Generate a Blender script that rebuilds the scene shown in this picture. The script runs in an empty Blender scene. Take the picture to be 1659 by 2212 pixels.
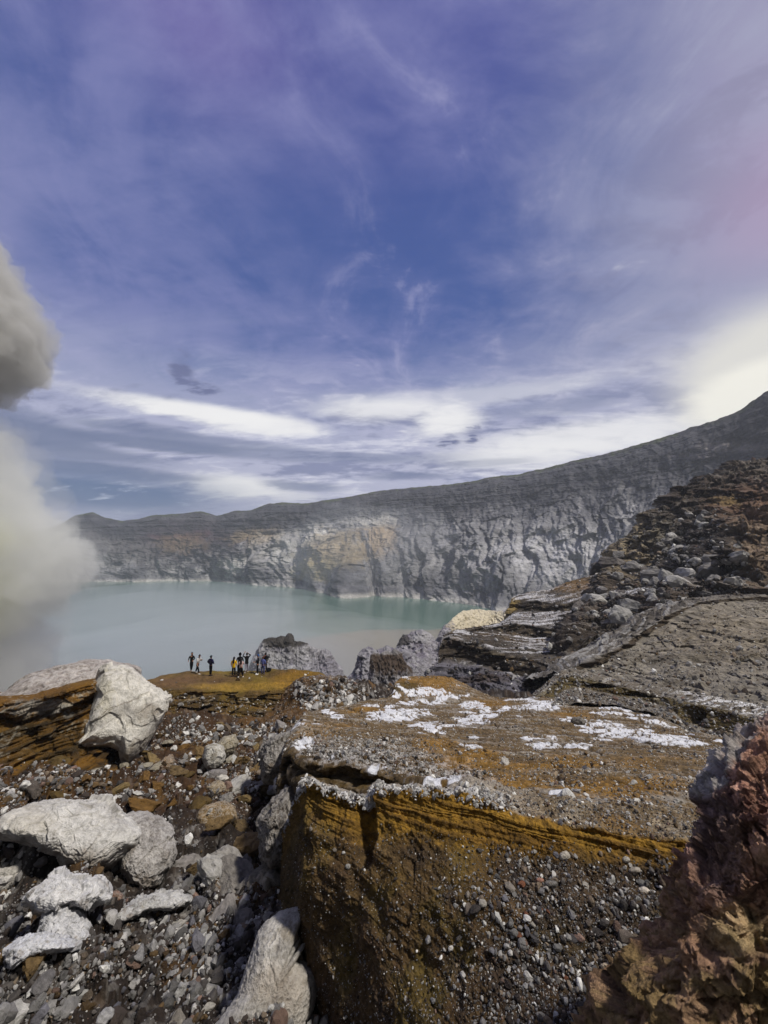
import bpy, bmesh, math, time
import numpy as np
from mathutils import Vector, Matrix, Euler
T0 = time.time()
rng = np.random.default_rng(7)
R = math.radians
scene = bpy.context.scene

# ------------------------------------------------------------------ camera
F = 860.0; CX = 829.5; CY = 1106.0; PITCH = R(5.98)
cp, sp = math.cos(PITCH), math.sin(PITCH)
cam = bpy.data.cameras.new('camera'); camo = bpy.data.objects.new('camera', cam)
scene.collection.objects.link(camo); scene.camera = camo
cam.sensor_fit = 'VERTICAL'; cam.sensor_height = 36.0; cam.sensor_width = 27.0
cam.lens = 36.0 * F / 2212.0
cam.clip_start = 0.05; cam.clip_end = 6000
camo.location = (0, 0, 0); camo.rotation_euler = (R(90) + PITCH, 0, 0)

# ------------------------------------------------------------------ render settings
scene.view_settings.view_transform = 'Standard'; scene.view_settings.look = 'None'
scene.view_settings.gamma = 1.0; scene.view_settings.exposure = EXPO = 0.0
scene.render.engine = 'CYCLES'
cy = scene.cycles
cy.use_denoising = True
try: cy.denoiser = 'OPENIMAGEDENOISE'
except Exception: pass
cy.max_bounces = 8; cy.diffuse_bounces = 2; cy.glossy_bounces = 2; cy.volume_bounces = 6
cy.transparent_max_bounces = 12
cy.use_adaptive_sampling = True; cy.adaptive_threshold = 0.02
cy.caustics_reflective = False; cy.caustics_refractive = False

# ------------------------------------------------------------------ node expression helper
class X:
    nt = None
    def __init__(s, sock): s.s = sock
    @staticmethod
    def m(op, *a, clamp=False):
        n = X.nt.nodes.new('ShaderNodeMath'); n.operation = op; n.use_clamp = clamp
        for i, v in enumerate(a):
            if isinstance(v, X): X.nt.links.new(v.s, n.inputs[i])
            else: n.inputs[i].default_value = v
        return X(n.outputs[0])
    def __add__(a, b): return X.m('ADD', a, b)
    __radd__ = __add__
    def __sub__(a, b): return X.m('SUBTRACT', a, b)
    def __rsub__(a, b): return X.m('SUBTRACT', b, a)
    def __mul__(a, b): return X.m('MULTIPLY', a, b)
    __rmul__ = __mul__
    def __truediv__(a, b): return X.m('DIVIDE', a, b)
    def __neg__(a): return X.m('MULTIPLY', a, -1.0)
def xstep(v, a, b):
    n = X.nt.nodes.new('ShaderNodeMapRange'); n.interpolation_type = 'SMOOTHSTEP'
    X.nt.links.new(v.s, n.inputs[0]); n.inputs[1].default_value = a; n.inputs[2].default_value = b
    return X(n.outputs[0])
def xmix(f, a, b, mode='MIX'):
    n = X.nt.nodes.new('ShaderNodeMix'); n.data_type = 'RGBA'; n.blend_type = mode
    for i, v in ((0, f), (6, a), (7, b)):
        if isinstance(v, X): X.nt.links.new(v.s, n.inputs[i])
        elif i == 0: n.inputs[0].default_value = v
        else: n.inputs[i].default_value = (*v, 1)
    return X(n.outputs[2])
def xvec(x, y, z):
    n = X.nt.nodes.new('ShaderNodeCombineXYZ')
    for i, v in enumerate((x, y, z)):
        if isinstance(v, X): X.nt.links.new(v.s, n.inputs[i])
        else: n.inputs[i].default_value = v
    return X(n.outputs[0])
def xnoise(vec, scale, detail=6, rough=.55, dist=0.0):
    n = X.nt.nodes.new('ShaderNodeTexNoise'); n.inputs['Scale'].default_value = scale
    n.inputs['Detail'].default_value = detail; n.inputs['Roughness'].default_value = rough
    n.inputs['Distortion'].default_value = dist
    if vec is not None: X.nt.links.new(vec.s, n.inputs['Vector'])
    return X(n.outputs[0])
def lin(r, g, b):
    f = lambda c: (c / 255 / 12.92) if c <= 10 else ((c / 255 + .055) / 1.055) ** 2.4
    return (f(r), f(g), f(b))

# ------------------------------------------------------------------ world: Nishita sky and cloud cover
SUN_DIR = Vector((0.42, -0.22, 0.80)).normalized()
sun_el = math.asin(SUN_DIR.z); sun_az = math.atan2(SUN_DIR.x, SUN_DIR.y)
world = bpy.data.worlds.new('World'); scene.world = world; world.use_nodes = True
nt = world.node_tree; nt.nodes.clear(); X.nt = nt
outw = nt.nodes.new('ShaderNodeOutputWorld'); bg = nt.nodes.new('ShaderNodeBackground')
nt.links.new(bg.outputs[0], outw.inputs[0])
sky = nt.nodes.new('ShaderNodeTexSky'); sky.sky_type = 'NISHITA'; sky.sun_disc = False
sky.sun_elevation = sun_el; sky.sun_rotation = sun_az; sky.altitude = 2000
SKY_STR = 0.1
def skypt(u, v):
    zc = -(v - CY) / F; x = (u - CX) / F; y = cp - sp * zc; z = sp + cp * zc
    return math.degrees(math.atan2(x, y)), math.degrees(math.atan2(z, math.hypot(x, y)))
tc = nt.nodes.new('ShaderNodeTexCoord')
sep = nt.nodes.new('ShaderNodeSeparateXYZ'); nt.links.new(tc.outputs['Generated'], sep.inputs[0])
dx, dy, dz = (X(sep.outputs[i]) for i in range(3))
az = X.m('ARCTAN2', dx, dy) * 57.29578
el = X.m('ARCSINE', dz) * 57.29578
den = X.m('MAXIMUM', dz, 0.0) + 0.16
pl = xvec(dx / den, dy / den, 0.0)                       # a flat cloud deck seen from below
n_big = xnoise(xvec(dx / den * 0.55, dy / den * 1.0, 3.1), 1.0, 5, .55, .6)
n_str = xnoise(xvec(dx / den * 0.75 + dy / den * 0.35, dy / den * 2.3, 7.7), 1.5, 9, .6, .5)
n_fine = xnoise(xvec(dx / den * 1.0, dy / den * 1.6, 1.7), 7.0, 8, .62, .3)
warp1 = (n_big - 0.5) * 16.0 + (n_fine - .5) * 5.0
warp2 = (n_str - 0.5) * 9.0 + (n_fine - .5) * 2.0
def blob(u, v, ru, rv, w=1.0, soft=2.0):
    a0, e0 = skypt(u, v)
    a1, _ = skypt(u + ru, v); _, e1 = skypt(u, v - rv)
    da = (az + warp1 * (0.55 * w) - a0) / max(.3, abs(a1 - a0))
    de = (el + warp2 * (0.55 * w) - e0) / max(.3, abs(e1 - e0))
    r2 = da * da + de * de
    return X.m('EXPONENT', r2 * (-1.0))
skc = X(sky.outputs[0])
skn = nt.nodes.new('ShaderNodeVectorMath'); skn.operation = 'SCALE'; nt.links.new(skc.s, skn.inputs[0]); skn.inputs[3].default_value = SKY_STR
base = xmix(1.0, X(skn.outputs[0]), (0.95, 0.80, 1.0), 'MULTIPLY')
deep = xmix(xstep(el, 5, 60), lin(42, 90, 160), lin(44, 70, 148))
base = xmix(0.8, base, deep)
col = base
violet = lin(104, 96, 164)
col = xmix(X.m('MULTIPLY', xstep(el + warp1 * .8, 40, 62), 0.38), col, violet)
n_wisp = xnoise(xvec(dx / den * 1.5 - dy / den * .5, dy / den * 1.1 + dx / den * .6, 11.0), 2.2, 10, .62, 1.1)
col = xmix(blob(1700, 220, 330, 430, .7) * 0.8, col, lin(160, 126, 180))
col = xmix(blob(430, 30, 190, 200, .9) * 0.55, col, lin(104, 84, 158))
# thin veil
veil = xstep(n_big * .6 + n_wisp * .4 + (n_fine - .5) * .25, .42, .66) * (1.0 - blob(820, 500, 420, 230, .8) * .75)
col = xmix(veil * 0.55, col, lin(140, 142, 192))
col = xmix(xstep(n_wisp + (n_fine - .5) * .3, .56, .74) * xstep(az, -30, 20) * .5, col, lin(168, 168, 204))
col = xmix(xstep(n_str * .75 + n_fine * .25, .45, .75) * 0.25, col, lin(150, 152, 196))
col = xmix(blob(-60, 500, 150, 330, .6) * .6, col, lin(140, 142, 188))
# right hand overcast, milky
rt = xstep(az + warp1 * 1.9 + (n_wisp - .5) * 30 - (el - 20) * 0.25, 6, 46)
col = xmix(rt * 0.75, col, lin(162, 164, 188))
col = xmix(rt * xstep(n_wisp, .5, .38) * .5, col, lin(128, 128, 158))
col = xmix(blob(1720, 420, 260, 160, .8) * .55, col, lin(178, 150, 184))
# the white band low in the sky
low = xstep(el + warp2 * 1.5, 31, 12)
col = xmix(low * 0.85, col, lin(192, 193, 216))
streak = xstep(n_str * .7 + n_fine * .3, .50, .62)
col = xmix(low * streak * .85, col, lin(232, 232, 244))
dark = xstep(n_str * .45 + n_big * .3 + n_fine * .25, .49, .41)
col = xmix(low * dark * .9, col, lin(118, 126, 166))
# bright spots
wht = lin(252, 251, 250)
for (u, v, ru, rv, k) in [(430, 890, 190, 17, .95), (560, 915, 120, 18, .8), (830, 890, 140, 26, .75), (970, 915, 75, 32, .9),
                          (510, 1052, 110, 24, 1.0), (640, 1075, 60, 12, .5), (1250, 950, 330, 36, .8), (1150, 985, 260, 24, .6), (1000, 860, 300, 22, .35)]:
    col = xmix(xstep(blob(u, v, ru * 1.25, rv * 1.3, .34) + (n_str - .5) * .9 + (n_fine - .5) * .5, .18, .85) * k, col, wht)
for (u, v, ru, rv, k) in [(40, 930, 200, 30, .9), (130, 975, 230, 20, .8), (170, 1012, 250, 16, .9), (330, 958, 170, 14, .8), (30, 890, 90, 14, .5), (300, 925, 130, 14, .55), (430, 950, 200, 12, .6), (640, 985, 330, 14, .55), (650, 1050, 80, 10, .7), (880, 1030, 90, 8, .6), (1040, 1000, 110, 8, .4), (1200, 880, 160, 16, .35)]:
    col = xmix(xstep(blob(u, v, ru * 1.2, rv * 1.2, .45) + (n_str - .5) * .8 + (n_fine - .5) * .5, .2, .8) * k, col, lin(96, 110, 148))
# clear gap above the far rim, with wisps
gap = blob(230, 1068, 250, 42, .45)
col = xmix(X.m('MINIMUM', gap * 1.3, 1.0), col, lin(50, 90, 140))
col = xmix(X.m('MINIMUM', gap * 1.6, 1.0) * xstep(n_str * .6 + n_fine * .4, .545, .66) * .8, col, lin(186, 196, 218))
# two dark scraps of cloud
for (u, v, ru, rv, k) in [(392, 795, 30, 44, 1.0), (432, 838, 50, 18, 1.0), (1024, 938, 26, 24, 1.0), (968, 955, 32, 15, 1.0)]:
    ragged = xstep(n_fine * 1.2 + n_str * .8, .90, 1.12)
    col = xmix(xstep(blob(u, v, ru, rv, .35) * (ragged * .75 + .45), .18, .85) * k, col, lin(100, 108, 150))
# sun glow through cloud low on the right
col = xmix(xstep(blob(1680, 800, 330, 150, .35) + (n_fine - .5) * .1, .10, .70), col, lin(228, 226, 220))
col = xmix(xstep(blob(1700, 850, 330, 95, .35) + (n_fine - .5) * .15, .25, .60), col, lin(252, 249, 238))
# behind and below the camera: plain dim grey out of view, darkened to deepen the shadows
back = xstep(dy, 0.15, -0.35)
col = xmix(back, col, lin(96, 100, 112))
col = xmix(xstep(dz, 0.0, -0.05), col, lin(70, 68, 66))
nt.links.new(col.s, bg.inputs[0]); bg.inputs[1].default_value = 1.0

sun = bpy.data.lights.new('sun', 'SUN'); sun.energy = 3.7; sun.angle = R(4); sun.color = (1, .96, .90)
suno = bpy.data.objects.new('sun', sun); scene.collection.objects.link(suno)
suno.rotation_euler = SUN_DIR.to_track_quat('Z', 'Y').to_euler(); suno.location = SUN_DIR * 300

# ------------------------------------------------------------------ numpy noise
def _h(ix, iy, iz, seed):
    h = (ix.astype(np.uint32) * np.uint32(374761393) + iy.astype(np.uint32) * np.uint32(668265263)
         + iz.astype(np.uint32) * np.uint32(2246822519) + np.uint32((seed * 3266489917) & 0xffffffff))
    h = (h ^ (h >> np.uint32(13))) * np.uint32(1274126177)
    h = (h ^ (h >> np.uint32(16))) * np.uint32(2654435761)
    return h ^ (h >> np.uint32(15))
def perlin(p, seed=0):
    p = np.asarray(p, np.float32); sh = p.shape[:-1]; p = p.reshape(-1, 3)
    i = np.floor(p).astype(np.int32); f = p - i
    w = f * f * f * (f * (f * 6 - 15) + 10); out = np.zeros(len(p), np.float32)
    for a in (0, 1):
        for b in (0, 1):
            for c in (0, 1):
                h = _h(i[:, 0] + a, i[:, 1] + b, i[:, 2] + c, seed)
                gx = (h & 255).astype(np.float32) / 127.5 - 1
                gy = ((h >> np.uint32(8)) & 255).astype(np.float32) / 127.5 - 1
                gz = ((h >> np.uint32(16)) & 255).astype(np.float32) / 127.5 - 1
                d = gx * (f[:, 0] - a) + gy * (f[:, 1] - b) + gz * (f[:, 2] - c)
                ww = (w[:, 0] if a else 1 - w[:, 0]) * (w[:, 1] if b else 1 - w[:, 1]) * (w[:, 2] if c else 1 - w[:, 2])
                out += d * ww
    return (out * 1.25).reshape(sh)
def fbm(p, o=5, s=0, g=.5, l=2.03):
    p = np.asarray(p, np.float32); t = 0; a = 1
    for k in range(o): t = t + a * perlin(p, s + k * 17); p = p * l + 3.7; a *= g
    return t
def ridge(p, o=5, s=0, g=.5, l=2.03):
    p = np.asarray(p, np.float32); t = 0; a = 1
    for k in range(o): t = t + a * (1 - 2.2 * np.abs(perlin(p, s + k * 17))); p = p * l + 1.3; a *= g
    return t
def facet(p, seed=0, tilt=1.0):
    """Voronoi cells each with a random tilted plane: broken-rock facets. Returns height and crack mask (1 at cell borders)."""
    p = np.asarray(p, np.float32); sh = p.shape[:-1]; p = p.reshape(-1, 3)
    i = np.floor(p).astype(np.int32); n = len(p)
    best = np.full(n, 9e9, np.float32); sec = np.full(n, 9e9, np.float32); val = np.zeros(n, np.float32); cid = np.zeros(n, np.float32)
    for a in (-1, 0, 1):
        for b in (-1, 0, 1):
            for c in (-1, 0, 1):
                cx, cy_, cz = i[:, 0] + a, i[:, 1] + b, i[:, 2] + c
                h = _h(cx, cy_, cz, seed)
                ox = cx + (h & 255).astype(np.float32) / 255; oy = cy_ + ((h >> np.uint32(8)) & 255).astype(np.float32) / 255
                oz = cz + ((h >> np.uint32(16)) & 255).astype(np.float32) / 255
                ex, ey, ez = p[:, 0] - ox, p[:, 1] - oy, p[:, 2] - oz
                d = ex * ex + ey * ey + ez * ez
                h2 = h * np.uint32(2654435761); h2 = h2 ^ (h2 >> np.uint32(14))
                tx = (h2 & 255).astype(np.float32) / 127.5 - 1; ty = ((h2 >> np.uint32(8)) & 255).astype(np.float32) / 127.5 - 1
                tz = ((h2 >> np.uint32(16)) & 255).astype(np.float32) / 127.5 - 1
                v = (ex * tx + ey * ty + ez * tz) * tilt + tx * .35
                m = d < best
                sec = np.where(m, best, np.minimum(sec, d)); val = np.where(m, v, val)
                cid = np.where(m, ty * .5 + .5, cid); best = np.where(m, d, best)
    crack = np.clip(1 - (np.sqrt(sec) - np.sqrt(best)) / .10, 0, 1)  # cell borders; the colouring darkens them, painting crevice shade into the albedo
    return val.reshape(sh), crack.reshape(sh), cid.reshape(sh)
def sm(x, a, b):
    t = np.clip((x - a) / (b - a), 0, 1); return t * t * (3 - 2 * t)
def mixc(c, k, col):
    k = np.clip(k, 0, 1)[..., None]; return c * (1 - k) + np.array(col, np.float32) * k
def eb(U, V, cu, cv, ru, rv, n=0, soft=.35):
    """soft elliptical patch in surface drawing coordinates, ragged by noise n"""
    d = np.sqrt(((U - cu) / ru) ** 2 + ((V - cv) / rv) ** 2) + n
    return 1 - sm(d, 1 - soft, 1 + soft)

# ------------------------------------------------------------------ projection helpers
def PW(u, v, y):
    u, v, y = np.asarray(u, float), np.asarray(v, float), np.asarray(y, float)
    zc = -(v - CY) / F; yy = cp - sp * zc
    return np.stack([(u - CX) / F / yy * y, y + 0 * u, (sp + cp * zc) / yy * y], -1)
def project(p):
    x, y, z = p[..., 0], p[..., 1], p[..., 2]
    yc = cp * y + sp * z; zc = -sp * y + cp * z
    yc = np.where(yc < 1e-3, 1e-3, yc)
    return CX + F * x / yc, CY - F * zc / yc
def slope(v):
    zc = -(v - CY) / F; return (sp + cp * zc) / (cp - sp * zc)
def VZ(y, z):      # picture row of a point at distance y and height z
    b = z / y; return CY - F * (b * cp - sp) / (cp + b * sp)

class Piece: pass
def resamp(line, n, smooth=2.0):
    a = np.array(line, float)
    s = np.concatenate([[0], np.cumsum(np.abs(np.diff(a[:, 0])) + .4 * np.abs(np.diff(a[:, 1])) + 1e-3)]); s /= s[-1]
    t = np.linspace(0, 1, n)
    o = np.stack([np.interp(t, s, a[:, k]) for k in range(3)], -1)
    if smooth > 0:
        r = int(smooth * 3) + 1; k = np.exp(-.5 * (np.arange(-r, r + 1) / smooth) ** 2); k /= k.sum()
        pad = np.concatenate([np.repeat(o[:1], r, 0), o, np.repeat(o[-1:], r, 0)])
        o = np.stack([np.convolve(pad[:, c], k, 'valid') for c in range(3)], -1)
    return o
def loft(lines, nu, px=1.7, smooth=2.0, rmax=420, round_=0.0):
    """lines run near to far (each a list of (u, v, y)); returns the undisplaced surface grid"""
    L = [PW(*resamp(l, nu, smooth).T) for l in lines]
    rows, tt = [], []
    for k in range(len(L) - 1):
        A, B = L[k], L[k + 1]
        ua, va = project(A); ub, vb = project(B)
        vis = (ua > -60) & (ua < 1720) | (ub > -60) & (ub < 1720)
        d = np.hypot(ua - ub, va - vb)[vis] if vis.any() else np.array([20.])
        d = np.minimum(d, 1200)
        n = int(np.clip(np.percentile(d, 85) / px, 4, rmax))
        for j in range(n + (k == len(L) - 2)):
            t = j / n
            ya, yb = A[:, 1], B[:, 1]
            same = np.abs(ya - yb) < 1e-3
            y = 1 / ((1 - t) / ya + t / yb)
            w = np.where(same, t, (y - ya) / np.where(same, 1, yb - ya))[:, None]
            rows.append(A * (1 - w) + B * w); tt.append(k + t)
    G = Piece(); G.P = np.stack(rows).astype(np.float32); G.t = np.repeat(np.array(tt, np.float32)[:, None], nu, 1)
    G.s = np.repeat(np.linspace(0, 1, nu, dtype=np.float32)[None], len(rows), 0)
    if round_ > 0:
        r = int(round_ * 3) + 1; k = np.exp(-.5 * (np.arange(-r, r + 1) / round_) ** 2); k /= k.sum()
        pad = np.concatenate([np.repeat(G.P[:1], r, 0), G.P, np.repeat(G.P[-1:], r, 0)])
        G.P = sum(pad[i:i + len(rows)] * k[i] for i in range(2 * r + 1)).astype(np.float32)
    normals(G); G.U, G.V = project(G.P)
    return G
def normals(G):
    P = G.P; du = np.gradient(P, axis=1); dv = np.gradient(P, axis=0)
    n = np.cross(du, dv); n /= np.linalg.norm(n, axis=-1, keepdims=True) + 1e-9
    if n[..., 2].mean() < 0: n = -n; G.flip = True
    else: G.flip = False
    G.N = n.astype(np.float32)
def smoothN(G, r=6):
    k = np.ones(2 * r + 1) / (2 * r + 1)
    N = np.pad(G.N, ((r, r), (r, r), (0, 0)), mode='edge')
    c = np.cumsum(N, 0); c = np.concatenate([c[:1] * 0, c]); N = (c[2 * r + 1:] - c[:-2 * r - 1])
    c = np.cumsum(N, 1); c = np.concatenate([c[:, :1] * 0, c], 1); N = (c[:, 2 * r + 1:] - c[:, :-2 * r - 1])
    G.N = (N / (np.linalg.norm(N, axis=-1, keepdims=True) + 1e-9)).astype(np.float32)
def push(G, h, horizontal=False):
    N = G.N
    if horizontal:
        N = N * np.array([1, 1, .15], np.float32); N = N / (np.linalg.norm(N, axis=-1, keepdims=True) + 1e-6)
    G.P = G.P + N * h[..., None].astype(np.float32)

def mesh_obj(name, verts, faces, col=None, mat=None, smooth=True, parent=None):
    me = bpy.data.meshes.new(name)
    verts = np.ascontiguousarray(verts, np.float32).reshape(-1, 3); faces = np.ascontiguousarray(faces, np.int32)
    nf, k = faces.shape
    me.vertices.add(len(verts)); me.vertices.foreach_set('co', verts.ravel())
    me.loops.add(nf * k); me.loops.foreach_set('vertex_index', faces.ravel())
    me.polygons.add(nf); me.polygons.foreach_set('loop_start', np.arange(0, nf * k, k, dtype=np.int32))
    me.polygons.foreach_set('loop_total', np.full(nf, k, np.int32))
    me.polygons.foreach_set('use_smooth', np.full(nf, smooth, bool))
    if col is not None:
        a = me.color_attributes.new('Col', 'FLOAT_COLOR', 'POINT')
        c = np.ones((len(verts), 4), np.float32); c[:, :3] = np.clip(col.reshape(-1, 3), 0.002, .9); a.data.foreach_set('color', c.ravel())
    me.update(calc_edges=True)
    if mat: me.materials.append(mat)
    o = bpy.data.objects.new(name, me); scene.collection.objects.link(o)
    if parent: o.parent = parent
    return o
def grid_faces(nr, nc, flip=False, wrap=False):
    i = np.arange(nr - 1)[:, None] * nc; j = np.arange(nc if wrap else nc - 1)[None]; j2 = (j + 1) % nc
    f = np.stack([i + j, i + j2, i + nc + j2, i + nc + j], -1).reshape(-1, 4)
    return f[:, ::-1] if flip else f
def finish(G, name, mat, kind='structure', smooth=True):
    o = mesh_obj(name, G.P, grid_faces(*G.P.shape[:2], flip=not G.flip), G.C, mat, smooth)
    o['kind'] = kind; G.U, G.V = project(G.P); normals(G); G.o = o
    return o
def tag(o, label, cat, group=None, kind=None):
    if label: o['label'] = label
    if cat: o['category'] = cat
    if group: o['group'] = group
    if kind: o['kind'] = kind
    return o

# ------------------------------------------------------------------ materials
def rockmat(name, scale, bump, dist, var=.35, rough=.92, vor=True, spec=.25):
    m = bpy.data.materials.new(name); m.use_nodes = True; t = m.node_tree; X.nt = t
    b = t.nodes['Principled BSDF']; b.inputs['Roughness'].default_value = rough; b.inputs['Specular IOR Level'].default_value = spec
    at = t.nodes.new('ShaderNodeAttribute'); at.attribute_name = 'Col'
    tcn = t.nodes.new('ShaderNodeTexCoord'); oc = X(tcn.outputs['Object'])
    n1 = xnoise(oc, scale, 10, .68, .2); n2 = xnoise(oc, scale * 5.3, 6, .6)
    k = (n1 - .5) * (2.6 * var) + (n2 - .5) * (1.6 * var) + 1.0
    vm = t.nodes.new('ShaderNodeVectorMath'); vm.operation = 'SCALE'
    t.links.new(at.outputs['Color'], vm.inputs[0]); t.links.new(k.s, vm.inputs[3])
    t.links.new(vm.outputs[0], b.inputs['Base Color'])
    h = n1 * 1.0 + n2 * .35
    if vor:
        v = t.nodes.new('ShaderNodeTexVoronoi'); v.inputs['Scale'].default_value = scale * 2.2; t.links.new(oc.s, v.inputs['Vector'])
        h = h + X(v.outputs['Distance']) * .45
    bn = t.nodes.new('ShaderNodeBump'); bn.inputs['Strength'].default_value = bump; bn.inputs['Distance'].default_value = dist
    t.links.new(h.s, bn.inputs['Height']); t.links.new(bn.outputs[0], b.inputs['Normal'])
    return m
M_far = rockmat('far_cliff_rock', .09, .7, 4, .42)
M_mid = rockmat('mid_distance_rock', .35, .8, 1.0, .5)
M_near = rockmat('near_earth', 3.2, .8, .12, .4)
M_bluff = rockmat('packed_earth', 9.0, .8, .05, .55)
M_stone = rockmat('loose_stone', 9.0, .9, .04, .5, vor=False)
M_white = rockmat('bleached_rock', 3.6, .8, .09, .32, vor=False)
M_pores = rockmat('porous_lava', 13.0, 1.0, .05, .6)

# ================================================================== palette (real surface colours; the blackish one also paints crevice shade)
GREY = lin(120, 118, 118); DGREY = lin(72, 70, 74); LGREY = lin(165, 163, 162); PALE = lin(214, 210, 200)
BROWN = lin(92, 72, 48); DBROWN = lin(52, 38, 24); OCHRE = lin(158, 112, 22); OLIVE = lin(98, 82, 38)
TAN = lin(150, 130, 100); WHITE = lin(226, 225, 224); RUST = lin(118, 72, 44); CREAM = lin(206, 194, 166)
MAUVE = lin(108, 100, 116); PURPLE = lin(80, 62, 68); BLACKISH = lin(34, 30, 28)
LAKE = -60.0
def base_y(v): return LAKE / slope(v)

# ================================================================== far crater wall
sky_line = [(-700, 1150, 900), (-300, 1165, 980), (0, 1160, 1000), (60, 1150, 1010), (110, 1140, 1015), (135, 1130, 1020), (165, 1112, 1020), (200, 1106, 1020), (228, 1119, 1015), (265, 1125, 1010),
            (300, 1121, 1005), (330, 1113, 1000), (365, 1111, 1000), (400, 1109, 1000), (432, 1104, 1000), (452, 1109, 1005), (470, 1115, 1010), (490, 1109, 1000), (505, 1103, 990),
            (540, 1103, 980), (558, 1096, 970), (580, 1088, 960), (612, 1085, 950), (650, 1088, 940), (675, 1086, 930), (700, 1081, 920), (730, 1077, 900), (760, 1072, 880), (820, 1060, 850), (880, 1055, 820), (960, 1048, 780),
            (1020, 1040, 740), (1060, 1030, 720), (1110, 1026, 690), (1180, 1011, 650), (1230, 997, 620), (1300, 982, 580), (1350, 968, 555),
            (1400, 954, 530), (1450, 938, 505), (1500, 921, 480), (1550, 906, 455), (1600, 885, 430), (1628, 864, 410), (1659, 843, 395), (1720, 815, 370), (1900, 760, 330), (2500, 640, 270)]
base_pts = [(-700, 1262), (-100, 1258), (100, 1256), (250, 1257), (420, 1255), (470, 1256), (500, 1259), (600, 1267), (660, 1272), (700, 1280), (760, 1290), (810, 1287), (850, 1289), (940, 1296), (1010, 1308), (1060, 1316)]
NW = 1500
SL = resamp(sky_line, NW, 1.5); SLW = PW(*SL.T)
bl = [(u, v, base_y(v)) for u, v in base_pts]
bl += [(u, VZ(y, LAKE), y) for u, y in ((1200, 385), (1400, 335), (1659, 285), (1900, 240), (2500, 200))]
BLa = np.array(bl)
az_s = SLW[:, 0] / SLW[:, 1]
BW = PW(BLa[:, 0], BLa[:, 1], BLa[:, 2]); az_b = BW[:, 0] / BW[:, 1]
yb = np.interp(az_s, az_b, BW[:, 1]); BLW = np.stack([az_s * yb, yb, np.full(NW, LAKE - 8.0)], -1)
prof = [(0, 0), (.16, .10), (.30, .30), (.44, .48), (.55, .55), (.72, .74), (.80, .86), (.93, .95), (1.0, 1.0)]   # (setback, height)
tt = np.concatenate([np.linspace(0, 1, 400)])
pr = np.array(prof); hh = tt; sb = np.interp(hh, pr[:, 1], pr[:, 0])
G = Piece()
k = sb[:, None, None]; XY = BLW[None, :, :2] * (1 - k) + SLW[None, :, :2] * k
Zz = BLW[None, :, 2] * (1 - hh[:, None]) + SLW[None, :, 2] * hh[:, None]
G.P = np.concatenate([XY, Zz[..., None]], -1).astype(np.float32)
# land behind the rim falls gently away
backs = [SLW * np.array([1 + d, 1 + d, 1]) + np.array([0, 0, -z]) for d, z in ((.02, 2), (.06, 8), (.15, 25), (.4, 60))]
G.P = np.concatenate([G.P, np.stack(backs).astype(np.float32)])
hfull = np.concatenate([hh, [1, 1, 1, 1]]).astype(np.float32)[:, None] * np.ones((1, NW), np.float32)
normals(G); smoothN(G, 8); U0, V0 = project(G.P)
p = G.P.copy(); arc = np.arctan2(p[..., 0], p[..., 1]) * 700
q = np.stack([arc, p[..., 1] * .15, p[..., 2]], -1)
env = np.sin(np.clip(hfull, 0, 1) * np.pi) ** .5
warp = fbm(q / 70, 3, 5)
gul = ridge(np.stack([q[..., 0] / 46 + warp * .9 + q[..., 2] * .004, q[..., 1] / 90, q[..., 2] / 170], -1), 5, 3, .55)
big = fbm(q / 150, 3, 11)
fine = ridge(q / np.array([16, 16, 22.]), 5, 9, .62)
lay = fbm(np.stack([q[..., 0] / 260, q[..., 1] / 260, q[..., 2] / 7 + .5 * warp], -1), 4, 21, .6)
fc, crk, cid = facet(q / np.array([20, 20, 16.]) + warp[..., None], 4)
lower = sm(hfull, .72, .35)
n0f = fbm(q / 60, 3, 18)
flute = ridge(np.stack([q[..., 0] / 11 + warp * 1.4 + q[..., 2] * .012, q[..., 1] / 60, q[..., 2] / 120], -1), 5, 15, .6) - .9
h = env * (gul * 8.5 * (.35 + .8 * lower) + big * 20 + fine * 2.6 + fc * 4.2 + flute * 1.5 * (.4 + lower) * (1 + 1.2 * n0f) + ridge(q / np.array([6., 6., 18.]), 4, 19, .6) * 1.8 + lay * (1.2 + 2.6 * sm(hfull, .5, .8)))
push(G, h, True)
butt = np.zeros_like(h)
for (cu, wd, amp, top) in [(765, 40, 24, .36), (700, 26, 12, .4), (845, 36, 20, .38), (905, 26, 14, .3), (1115, 60, 30, .42), (1175, 34, 22, .3), (570, 40, 24, .40), (950, 45, 18, .35), (420, 40, 18, .35), (300, 50, 24, .4)]:
    butt = np.maximum(butt, .75 * amp * (1 + .6 * warp + .25 * fine * .3) * np.clip(1 - np.abs((U0 - cu) / (wd * (1.25 - hfull / top * .9).clip(.05, 2))), 0, 1) * sm(hfull, top, top * .45))
G.P[..., :2] += (G.N[..., :2] / (np.linalg.norm(G.N[..., :2], axis=-1, keepdims=True) + 1e-6)) * butt[..., None]
rimn = fbm(np.stack([arc / 14, arc * 0, arc * 0], -1), 5, 31, .6) * 1.4 * sm(hfull, .85, 1)
G.P[..., 2] += rimn
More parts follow.
